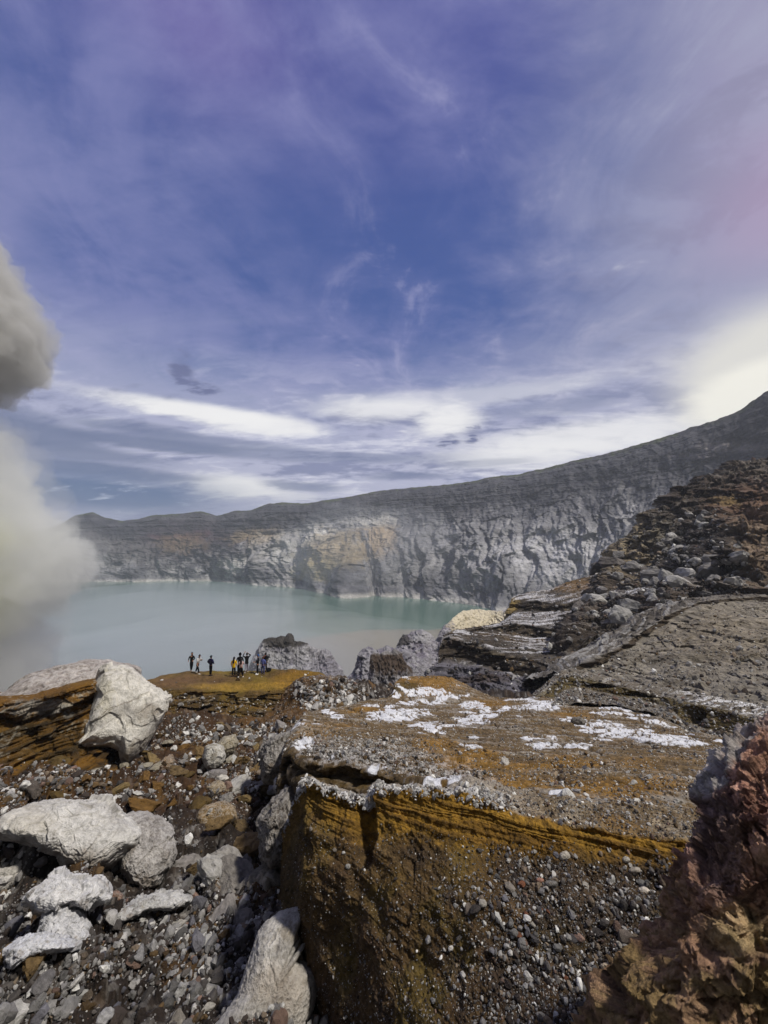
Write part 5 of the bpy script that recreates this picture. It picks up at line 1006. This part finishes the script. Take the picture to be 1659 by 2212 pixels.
# ================================================================== people
def simple(name, c, rough=.85, spec=.3, bump=0.0):
    m = bpy.data.materials.new(name); m.use_nodes = True; t = m.node_tree; X.nt = t; b = t.nodes['Principled BSDF']
    tcn = t.nodes.new('ShaderNodeTexCoord'); n = xnoise(X(tcn.outputs['Object']), 14, 4, .6)
    k = xstep(n, .25, .75); c0 = xmix(k, tuple(x * .78 for x in c), tuple(min(1, x * 1.18) for x in c)); t.links.new(c0.s, b.inputs['Base Color'])
    b.inputs['Roughness'].default_value = rough; b.inputs['Specular IOR Level'].default_value = spec; return m
def skin(name, vs, es, mat, parent, sub=1):
    me = bpy.data.meshes.new(name); me.from_pydata([v[0] for v in vs], es, []); me.update()
    o = bpy.data.objects.new(name, me); scene.collection.objects.link(o)
    md = o.modifiers.new('s', 'SKIN'); md.use_smooth_shade = True; md.branch_smoothing = .6
    for i, v in enumerate(vs):
        d = me.skin_vertices[0].data[i]; r = v[1]; d.radius = r if isinstance(r, tuple) else (r, r); d.use_root = (i == 0)
    s2 = o.modifiers.new('u', 'SUBSURF'); s2.levels = sub; s2.render_levels = sub
    dg = bpy.context.evaluated_depsgraph_get(); m2 = bpy.data.meshes.new_from_object(o.evaluated_get(dg)); m2.name = name
    bpy.data.objects.remove(o); m2.materials.clear(); m2.materials.append(mat)
    for p_ in m2.polygons: p_.use_smooth = True
    o = bpy.data.objects.new(name, m2); scene.collection.objects.link(o); o.parent = parent; return o
def blobm(name, c, s, mat, parent, rot=(0, 0, 0), bite=None, seed=0, nz=.04):
    v, f = ICO[3]; v = v.copy() * (1 + nz * fbm(v * 2.2 + seed, 3, seed))[:, None]
    if bite: v = bite(v)
    v = v * np.array(s, np.float32); v = v @ np.array(Euler(rot).to_matrix()).T + np.array(c)
    return mesh_obj(name, v, f, None, mat, True, parent)
SKIN = simple('skin_tone', lin(168, 122, 96), .6); HAIRM = simple('black_hair', lin(26, 22, 22), .5)
_mc = {}
def cloth(c):
    if c not in _mc: _mc[c] = simple('cloth', lin(*c), .92, .1)
    return _mc[c]
def V3(*a): return np.array(a, float)
def person(u, v, h, heading, label, top, legs_c, shoe_c, hair='short', hat_c=None, hem=.86, lean=0.0, headpitch=0.0,
           arms=None, stance=None, under=None, wide=1.0, puff=0.0, coll=None, sleeve=None):
    ok = (MOUND.N * MOUND.P).sum(-1) < .02
    d2 = (MOUND.U - u) ** 2 + (MOUND.V - v) ** 2 + 1e6 * (~ok); d2 = np.where(d2 < 2.5, MOUND.P[..., 1] * .01, d2); ij = np.unravel_index(np.argmin(d2), d2.shape); base = MOUND.P[ij]
    e = bpy.data.objects.new('person', None); scene.collection.objects.link(e); e.empty_display_size = .2
    e.location = tuple(base); e.rotation_euler = (0, 0, heading); s = h / 1.72; e.scale = (s, s, s)
    tag(e, label, 'person', 'visitors standing on the brown mound')
    # legs: per side (knee xyz, ankle xyz); front is -y
    st = stance or {-1: (V3(-.11, -.02, .49), V3(-.12, .0, .09)), 1: (V3(.11, -.02, .49), V3(.12, .0, .09))}
    pel = V3(0, 0, .93); fwd = lambda z: -math.tan(lean) * max(0, z - .93)
    tz = lambda x, y, z: V3(x, y + fwd(z), .93 + (z - .93) * math.cos(lean))
    hp = headpitch
    ar = arms or {-1: (tz(-.25, .02, 1.15), tz(-.25, -.08, .92)), 1: (tz(.25, .02, 1.15), tz(.25, -.08, .92))}
    vs = [(pel, .12), (tz(0, 0, 1.10), .105), (tz(0, 0, 1.30), .125), (tz(0, .01, 1.42), .075), (tz(0, -.005, 1.50), .05)]
    es = [(0, 1), (1, 2), (2, 3), (3, 4)]
    nb = tz(0, -.01, 1.50)
    hd = lambda x, y, z: nb + np.array([x, y * math.cos(hp) - z * math.sin(hp), z * math.cos(hp) + y * math.sin(hp)])
    k = len(vs); vs += [(hd(0, -.025, .055), (.058, .058)), (hd(0, -.01, .125), (.078, .088)), (hd(0, .0, .19), (.06, .07))]; es += [(4, k), (k, k + 1), (k + 1, k + 2)]
    k = len(vs); vs += [(hd(0, -.095, .10), .012), (hd(0, -.112, .088), .009)]; es += [(k - 2, k), (k, k + 1)]      # nose
    for sd in (-1, 1):
        k = len(vs); vs += [(hd(sd * .085, .01, .105), .012)]; es += [(6, k)]                                        # ear
    for sd in (-1, 1):
        el_, wr = ar[sd]; sh = tz(sd * .16, 0, 1.38)
        k = len(vs); vs += [(sh, .055), (el_, .04), (wr, .026)]; es += [(2, k), (k, k + 1), (k + 1, k + 2)]
        d = (wr - el_); d /= np.linalg.norm(d); sidev = np.cross(d, [0, -1, .2]); sidev /= np.linalg.norm(sidev) + 1e-6; nrm = np.cross(sidev, d)
        palm = wr + d * .06; kp = len(vs); vs += [(palm, (.03, .02))]; es += [(k + 2, kp)]
        for fi, (off, ln) in enumerate([(-.028, .065), (-.010, .078), (.009, .074), (.027, .058)]):
            a_ = palm + sidev * off + d * .035; b_ = a_ + d * ln * .55 + nrm * .008; c_ = b_ + d * ln * .35 + nrm * .022
            kk = len(vs); vs += [(a_, .009), (b_, .008), (c_, .007)]; es += [(kp, kk), (kk, kk + 1), (kk + 1, kk + 2)]
        a_ = palm - sidev * .035 * sd - d * .02; b_ = a_ - sidev * .02 * sd + d * .035; kk = len(vs); vs += [(a_, .010), (b_, .008)]; es += [(kp, kk), (kk, kk + 1)]
        kn, an = st[sd]; k = len(vs); toe = an + V3(sd * .02, -.13, -.055)
        vs += [(V3(sd * .09, 0, .88), .085), (kn, .058), (an, .038), (toe, .028)]; es += [(0, k), (k, k + 1), (k + 1, k + 2), (k + 2, k + 3)]
        # shoe
        def bite(w_): w_ = w_.copy(); w_[:, 2] = np.maximum(w_[:, 2], -.45); return w_
        blobm('shoe', an + V3(sd * .012, -.06, -.045), (.052, .145, .062), cloth(shoe_c), e, (0, 0, sd * -.12), bite, nz=.02)
    skin('body', vs, es, SKIN, e, 1)
    # upper garment
    t_ = [(tz(0, 0, hem), (.175 * wide, .14 * wide)), (tz(0, 0, 1.08), (.168 * wide, .135 * wide)), (tz(0, 0, 1.30), (.178 * wide, .14 * wide)), (tz(0, .01, 1.43), (.09, .08)), (tz(0, 0, 1.48), .068)]; te = [(0, 1), (1, 2), (2, 3), (3, 4)]
    for sd in (-1, 1):
        el_, wr = ar[sd]; k = len(t_); t_ += [(tz(sd * .17, 0, 1.385), .072 + puff), (el_, .056 + puff), (wr - (wr - el_) * .08, .043)]; te += [(2, k), (k, k + 1), (k + 1, k + 2)]
    skin('jacket', t_, te, cloth(top), e, 2)
    if under:
        skin('backpack' if under[0] == 'pack' else 'scarf', [(tz(0, .17, 1.05), (.13, .09)), (tz(0, .18, 1.22), (.14, .1)), (tz(0, .16, 1.38), (.1, .07))] if under[0] == 'pack' else
             [(tz(-.07, -.05, 1.46), .045), (tz(0, -.09, 1.44), .05), (tz(.07, -.05, 1.46), .045), (tz(.05, .06, 1.47), .04), (tz(-.05, -.12, 1.30), .04)],
             [(0, 1), (1, 2)] if under[0] == 'pack' else [(0, 1), (1, 2), (2, 3), (1, 4)], cloth(under[1]), e, 2)
    l_ = [(V3(0, 0, .95), (.145, .12)), (V3(0, 0, .86), (.14, .115))]; le = [(0, 1)]
    for sd in (-1, 1):
        kn, an = st[sd]; k = len(l_); l_ += [(V3(sd * .092, 0, .80), .098), (kn, .078), (an + V3(0, 0, .03), .062)]; le += [(1, k), (k, k + 1), (k + 1, k + 2)]
    skin('trousers', l_, le, cloth(legs_c), e, 2)
    hm = cloth(hat_c) if hat_c else HAIRM
    def cap(w_): w_ = w_.copy(); m_ = (w_[:, 1] < -.35) & (w_[:, 2] < .35); w_[m_, 1] *= .25; w_[:, 2] = np.maximum(w_[:, 2], -.75); return w_
    hc = hd(0, .018, .128)
    blobm('hair' if hair in ('short', 'long') else hair, hc, (.096, .108, .118) if hair != 'hood' else (.115, .125, .145), hm, e, (hp, 0, 0), cap, seed=int(u))
    if hair == 'long': skin('hair', [(hd(0, .06, .13), (.075, .05)), (tz(0, .085, 1.44), (.095, .045)), (tz(0, .11, 1.28), (.10, .035)), (tz(0, .12, 1.16), (.06, .02))], [(0, 1), (1, 2), (2, 3)], HAIRM, e, 2)
    if hair == 'cap':
        skin('cap_brim', [(hd(0, -.07, .165), (.065, .01)), (hd(0, -.165, .158), (.05, .008))], [(0, 1)], hm, e, 1); blobm('hair', hd(0, .05, .08), (.082, .06, .06), HAIRM, e, (hp, 0, 0))
    for sd in (-1, 1): blobm('eye', hd(sd * .032, -.083, .122), (.013, .008, .008), HAIRM, e, (hp, 0, 0))
    blobm('mouth', hd(0, -.083, .052), (.022, .008, .007), cloth((128, 70, 66)), e, (hp, 0, 0))
    return e
BLK = (22, 22, 24)
D = R
ST = lambda a, b_: {-1: a, 1: b_}
stand_w = lambda w_, f=0: ST((V3(-w_, -.03, .49), V3(-w_ * 1.15, f, .09)), (V3(w_, -.03, .49), V3(w_ * 1.15, -f, .09)))
person(412.5, 1447, 1.62, D(10), 'person in black with long dark hair at the far left holding pale gloves', BLK, (24, 24, 28), (120, 110, 100), 'long', hem=.80,
       arms=ST((V3(-.26, -.02, 1.14), V3(-.22, -.2, 1.02)), (V3(.25, .02, 1.15), V3(.18, -.2, 1.04))), stance=ST((V3(-.05, -.04, .49), V3(-.04, .05, .09)), (V3(.08, -.05, .49), V3(.02, -.08, .09))))
person(426.5, 1454, 1.66, D(62), 'person in a white grey top stooping forward over one hand with legs wide apart', (196, 194, 190), (20, 20, 22), (210, 206, 200), 'short', hem=.90, lean=.28, headpitch=.45,
       arms=ST((V3(-.22, -.22, 1.12), V3(-.10, -.40, 1.24)), (V3(.24, -.16, 1.10), V3(.12, -.38, 1.22))), stance=ST((V3(-.10, -.22, .50), V3(-.10, -.34, .09)), (V3(.10, .20, .50), V3(.12, .36, .09))))
person(455.5, 1459, 1.70, D(155), 'person in a navy jacket and cap standing alone with legs together', (34, 32, 62), (20, 20, 22), (30, 28, 28), 'cap', (44, 60, 66), hem=.86, wide=1.05, puff=.02,
       arms=ST((V3(-.34, .05, 1.14), V3(-.20, -.14, 1.02)), (V3(.34, .05, 1.14), V3(.20, -.14, 1.02))), stance=ST((V3(-.06, -.02, .49), V3(-.07, .02, .09)), (V3(.06, -.02, .49), V3(.05, .0, .09))), under=('pack', (26, 24, 40)))
person(505.5, 1461, 1.64, D(175), 'person in a bright yellow jacket with long black hair seen from behind', (226, 178, 30), (26, 24, 26), (60, 50, 46), 'long', hem=.74, stance=stand_w(.10), wide=1.0)
person(517.5, 1456, 1.82, D(-160), 'tall person in a black hooded top standing behind the one in a pale pink top', BLK, BLK, (40, 38, 38), 'hood', (20, 20, 22), hem=.82, wide=1.1)
person(520.5, 1462.5, 1.60, D(-170), 'person in a pale pink top and wide black trousers before the tall hooded one', (202, 170, 164), BLK, (236, 234, 230), 'long', hem=.90,
       stance=ST((V3(-.12, -.02, .49), V3(-.19, .0, .09)), (V3(.12, -.02, .49), V3(.2, -.02, .09))), arms=ST((V3(-.25, -.06, 1.16), V3(-.16, -.26, 1.12)), (V3(.25, -.06, 1.16), V3(.16, -.26, 1.12))))
person(532, 1451.5, 1.68, D(-150), 'person in a long black coat and pale trousers raising both hands', BLK, (150, 146, 158), (196, 190, 184), 'short', hem=.72,
       arms=ST((V3(-.34, -.08, 1.46), V3(-.14, -.20, 1.62)), (V3(.34, -.08, 1.46), V3(.18, -.16, 1.72))), stance=ST((V3(-.09, -.1, .49), V3(-.12, -.14, .09)), (V3(.09, .06, .49), V3(.14, .14, .09))))
person(557.5, 1457, 1.70, D(-75), 'person in black with a blue beanie and white shoes seen from the side', (24, 24, 30), BLK, (238, 236, 232), 'beanie', (66, 98, 150), hem=.84,
       arms=ST((V3(-.24, -.02, 1.14), V3(-.16, -.24, 1.12)), (V3(.24, -.02, 1.14), V3(.16, -.24, 1.10))))
person(568.5, 1456, 1.52, D(170), 'person in a blue denim jacket and jeans beside the one with the blue beanie', (92, 100, 156), (62, 70, 116), (70, 68, 80), 'short', (96, 60, 40), hem=.86)
person(573, 1451.5, 1.70, D(-140), 'person in black with an orange scarf standing behind the one in denim', BLK, (34, 34, 40), (60, 56, 54), 'short', hem=.84, under=('scarf', (206, 104, 48)))
# rucksack lying beside them
def surf(G, u, v):
    ok = (G.N * G.P).sum(-1) < .02
    d2 = (G.U - u) ** 2 + (G.V - v) ** 2 + 1e6 * (~ok); ij = np.unravel_index(np.argmin(d2), d2.shape); return G.P[ij], G.N[ij]
p0, _ = surf(MOUND, 580.5, 1450.5)
e = bpy.data.objects.new('rucksack', None); scene.collection.objects.link(e); e.location = tuple(p0); tag(e, 'black rucksack lying on the mound beside the group', 'rucksack')
skin('pack_body', [(V3(-.26, 0, .15), (.14, .13)), (V3(0, 0, .19), (.19, .17)), (V3(.24, 0, .15), (.15, .13))], [(0, 1), (1, 2)], cloth(BLK), e, 2)
skin('front_pocket', [(V3(-.08, -.16, .12), (.08, .07)), (V3(.1, -.17, .12), (.08, .07))], [(0, 1)], cloth((30, 30, 34)), e, 2)
skin('strap', [(V3(-.3, .0, .22), .018), (V3(-.42, -.04, .12), .018), (V3(-.36, -.08, .03), .018), (V3(-.2, -.1, .05), .018)], [(0, 1), (1, 2), (2, 3)], cloth((196, 158, 60)), e, 1)
p0, _ = surf(MOUND, 409, 1444)
# litter: a scrap of red wrapper in the rubble
p0, n0 = surf(GROUND, 368, 1895)
g = np.linspace(-1, 1, 12); gx, gy = np.meshgrid(g, g); gz = fbm(np.stack([gx * 1.5, gy * 1.5, gx * 0], -1), 3, 5) * .5
wv = np.stack([gx * .09, gy * .05, gz * .05 + .08], -1) + p0; wv = np.concatenate([wv, wv[..., ::1] - np.array([0, 0, .004])]).reshape(-1, 3)
gf = grid_faces(12, 12); o = mesh_obj('wrapper', wv, np.concatenate([gf, gf[:, ::-1] + 144]), None, simple('red_plastic', lin(206, 62, 60), .4, .5), True)
tag(o, 'scrap of red wrapper lying in the grey rubble', 'litter')

# ================================================================== shrubs along the crater rim
LEAFM = simple('shrub_leaf', lin(52, 60, 34), .8, .2); BARK = simple('shrub_bark', lin(60, 50, 42), .9, .1)
def shrub_meshes(seed):
    r = np.random.default_rng(seed); n = 420; c = r.normal(size=(n, 3)) * np.array([.42, .42, .26]) + np.array([0, 0, .75])
    k = r.integers(0, 5, n); off = r.normal(size=(5, 3)) * np.array([.45, .45, .22]); c = c * .65 + off[k] + np.array([0, 0, .3])
    s = r.uniform(.05, .12, n); Rm = rotmats(n, r); q4 = np.array([[-1, -.6, 0], [1, -.6, 0], [1, .6, 0], [-1, .6, 0]], np.float32)
    v = np.einsum('nij,kj->nki', Rm, q4) * s[:, None, None] + c[:, None]; f = np.arange(n * 4).reshape(-1, 4)
    o1 = mesh_obj('crown', v.reshape(-1, 3), f, None, LEAFM, False)
    vv, ff = [], []
    for i in range(6):
        a = np.array([0, 0, -.3]); b_ = off[i % 5] * .8 + np.array([0, 0, .75]); d = b_ - a; ax = np.cross(d, [0, 0, 1.0]) if i else np.array([1., 0, 0]); ax = ax / (np.linalg.norm(ax) + 1e-6); ay = np.cross(d / np.linalg.norm(d), ax)
        for w_, pt in ((.05, a), (.018, b_)):
            for j in range(6): vv.append(pt + w_ * (math.cos(j * 1.047) * ax + math.sin(j * 1.047) * ay))
        for j in range(6): ff.append([i * 12 + j, i * 12 + (j + 1) % 6, i * 12 + 6 + (j + 1) % 6, i * 12 + 6 + j])
    o2 = mesh_obj('trunk', np.array(vv), np.array(ff), None, BARK, True)
    return o1, o2
protos = []
for k in range(3):
    a, b_ = shrub_meshes(60 + k); protos.append((a.data, b_.data)); bpy.data.objects.remove(a); bpy.data.objects.remove(b_)
r = np.random.default_rng(5); rim = WALL.P[399]; ru, rv = project(rim)
us = np.concatenate([r.uniform(1190, 1655, 46), r.uniform(1330, 1480, 16), [1297, 1293, 1540, 1535, 1655, 1650, 1230]])
for i, u in enumerate(us):
    j = int(np.argmin(np.abs(ru - u) + 1e3 * (rim[:, 1] < 0))); e = bpy.data.objects.new('shrub', None); scene.collection.objects.link(e)
    big = u in (1297, 1540, 1655); s = (4.6 if big else r.uniform(1.2, 3.4)) ; e.location = tuple(rim[j] + np.array([0, r.uniform(-1, 2), .1])); e.scale = (s, s, s * r.uniform(.7, 1.1)); e.rotation_euler = (0, 0, r.uniform(0, 6))
    tag(e, 'tall shrub standing out on the crater rim against the sky' if big else 'low dark shrub growing along the right hand crater rim', 'shrub', 'shrubs along the crater rim')
    for nm, md in zip(('crown', 'trunk'), protos[i % 3]):
        o = bpy.data.objects.new(nm, md); scene.collection.objects.link(o); o.parent = e

# ================================================================== volcanic smoke, mist on the lake and haze
def volmat(name, dens, colr, aniso=.2, absorb=None):
    m = bpy.data.materials.new(name); m.use_nodes = True; t = m.node_tree; t.nodes.remove(t.nodes['Principled BSDF'])
    v = t.nodes.new('ShaderNodeVolumePrincipled'); v.inputs['Density'].default_value = dens; v.inputs['Color'].default_value = (*colr, 1); v.inputs['Anisotropy'].default_value = aniso
    if absorb: v.inputs['Absorption Color'].default_value = (*absorb, 1)
    t.links.new(v.outputs[0], t.nodes['Material Output'].inputs['Volume']); return m
def smoke(name, puffs, mat, vox, nz, label=None, sub=2, smo=True):
    vs, fs, k = [], [], 0; dv, df = ICO[sub]
    for (u, v, y, r_) in puffs:
        c = PW(u, v, y); rr = r_ * y / F; vs.append(dv * rr + c); fs.append(df + k); k += len(dv)
    o = mesh_obj(name, np.concatenate(vs), np.concatenate(fs), None, None, True)
    md = o.modifiers.new('r', 'REMESH'); md.mode = 'VOXEL'; md.voxel_size = vox
    dg = bpy.context.evaluated_depsgraph_get(); m2 = bpy.data.meshes.new_from_object(o.evaluated_get(dg)); bpy.data.objects.remove(o)
    n = len(m2.vertices); co = np.empty(n * 3, np.float32); m2.vertices.foreach_get('co', co); co = co.reshape(-1, 3); no = np.empty(n * 3, np.float32); m2.vertices.foreach_get('normal', no); no = no.reshape(-1, 3)
    b_ = (np.abs(perlin(co / (nz * 4), 71)) * 1.3 + np.abs(perlin(co / (nz * 1.9), 72)) * .6 + np.abs(perlin(co / (nz * .9), 73)) * .45)
    co = co + no * ((b_ - .4) * nz * 3.0)[:, None]; m2.vertices.foreach_set('co', co.ravel()); m2.update(); m2.name = name
    m2.materials.clear(); m2.materials.append(mat); o = bpy.data.objects.new(name, m2); scene.collection.objects.link(o); o['kind'] = 'stuff'; return o
sy = 52
smoke('smoke', [(-70, 1000, sy, 96), (-65, 1060, sy, 118), (-50, 1110, sy, 122), (-10, 1150, sy, 108), (40, 1180, sy, 92), (88, 1200, sy, 78), (140, 1218, sy, 68), (70, 1235, sy, 92), (20, 1270, sy, 96), (-10, 1310, sy, 100), (-25, 1360, sy, 98), (-20, 1400, sy, 96), (-5, 1440, sy, 96), (-60, 1490, sy, 120), (10, 1480, sy, 60),
                (-260, 1050, sy + 4, 190), (-240, 1250, sy + 4, 220), (-220, 1430, sy + 4, 200), (-420, 1200, sy + 6, 240)], volmat('sulphur_smoke', .20, (.97, .97, .93), .1), .55, .85)
smoke('smoke', [(-40, 1170, sy - 3, 70), (-60, 1290, sy - 3, 90), (-100, 1230, sy - 3, 110), (-30, 1340, sy - 3, 60)], volmat('yellow_sulphur_smoke', .16, (.88, .88, .74), .1), .7, .9)
smoke('smoke', [(-95, 545, sy, 92), (-90, 610, sy, 118), (-60, 680, sy, 124), (-34, 740, sy, 128), (-60, 790, sy, 104), (-110, 800, sy, 100), (-260, 600, sy + 4, 200), (-250, 760, sy + 4, 190), (-420, 680, sy + 6, 200)], volmat('dusky_smoke', .42, (.80, .79, .76), .1), .55, .75)
veilm = volmat('smoke_veil', .035, (.95, .95, .93), .15)
smoke('smoke', [(-60, 1000, sy - 1, 124), (-40, 1080, sy - 1, 150), (0, 1150, sy - 1, 130), (60, 1190, sy - 1, 112), (120, 1218, sy - 1, 92), (160, 1228, sy - 1, 62), (90, 1270, sy - 1, 90), (40, 1330, sy - 1, 100), (40, 1400, sy - 1, 100), (60, 1450, sy - 1, 90), (110, 1480, sy - 1, 60), (-100, 1450, sy, 160)], veilm, .6, 1.1)
smoke('smoke', [(-90, 545, sy - 1, 106), (-85, 610, sy - 1, 134), (-50, 690, sy - 1, 136), (-24, 745, sy - 1, 136), (-50, 795, sy - 1, 112)], volmat('dusky_smoke_veil', .018, (.80, .80, .78), .1), .6, 1.0)
def lens(name, c, s, mat, seed):
    v, f = ICO[4]; v = v * (1 + .25 * fbm(v * 1.6 + seed, 3, seed))[:, None] * np.array(s) + np.array(c)
    o = mesh_obj(name, v, f, None, mat, True); o['kind'] = 'stuff'; return o
mistm = volmat('lake_mist', .0042, (.97, .98, 1.0), .2)
lens('mist', (-75, 190, -46), (105, 105, 13), mistm, 3)
lens('mist', (-190, 330, -42), (150, 120, 17), volmat('lake_mist_thin', .0026, (.97, .98, 1.0), .2), 8)
lens('mist', (-60, 150, -44), (60, 60, 14), mistm, 5)
lens('mist', (-130, 235, -42), (90, 90, 18), mistm, 6)
lens('mist', (-20, 600, 10), (150, 60, 70), volmat('wall_mist', .0022, (.95, .97, 1.0), .2), 12)
hz = volmat('air', .00026, (.90, .94, 1.0), .1)
bm = bmesh.new(); bmesh.ops.create_cube(bm, size=1.0)
for vv in bm.verts: vv.co = Vector((vv.co.x * 4200, vv.co.y * 3600 + 900, (vv.co.z + .5) * 345 - 70))
me = bpy.data.meshes.new('haze'); bm.to_mesh(me); bm.free(); me.materials.append(hz); o = bpy.data.objects.new('haze', me); scene.collection.objects.link(o); o['kind'] = 'stuff'
print('all', round(time.time() - T0, 1), 'zmax', max(float(WALL.P[..., 2].max()), 0), 'zmin', min(float(g_.P[..., 2].min()) for g_ in (WALL, GROUND, SHELF, SPUR)))
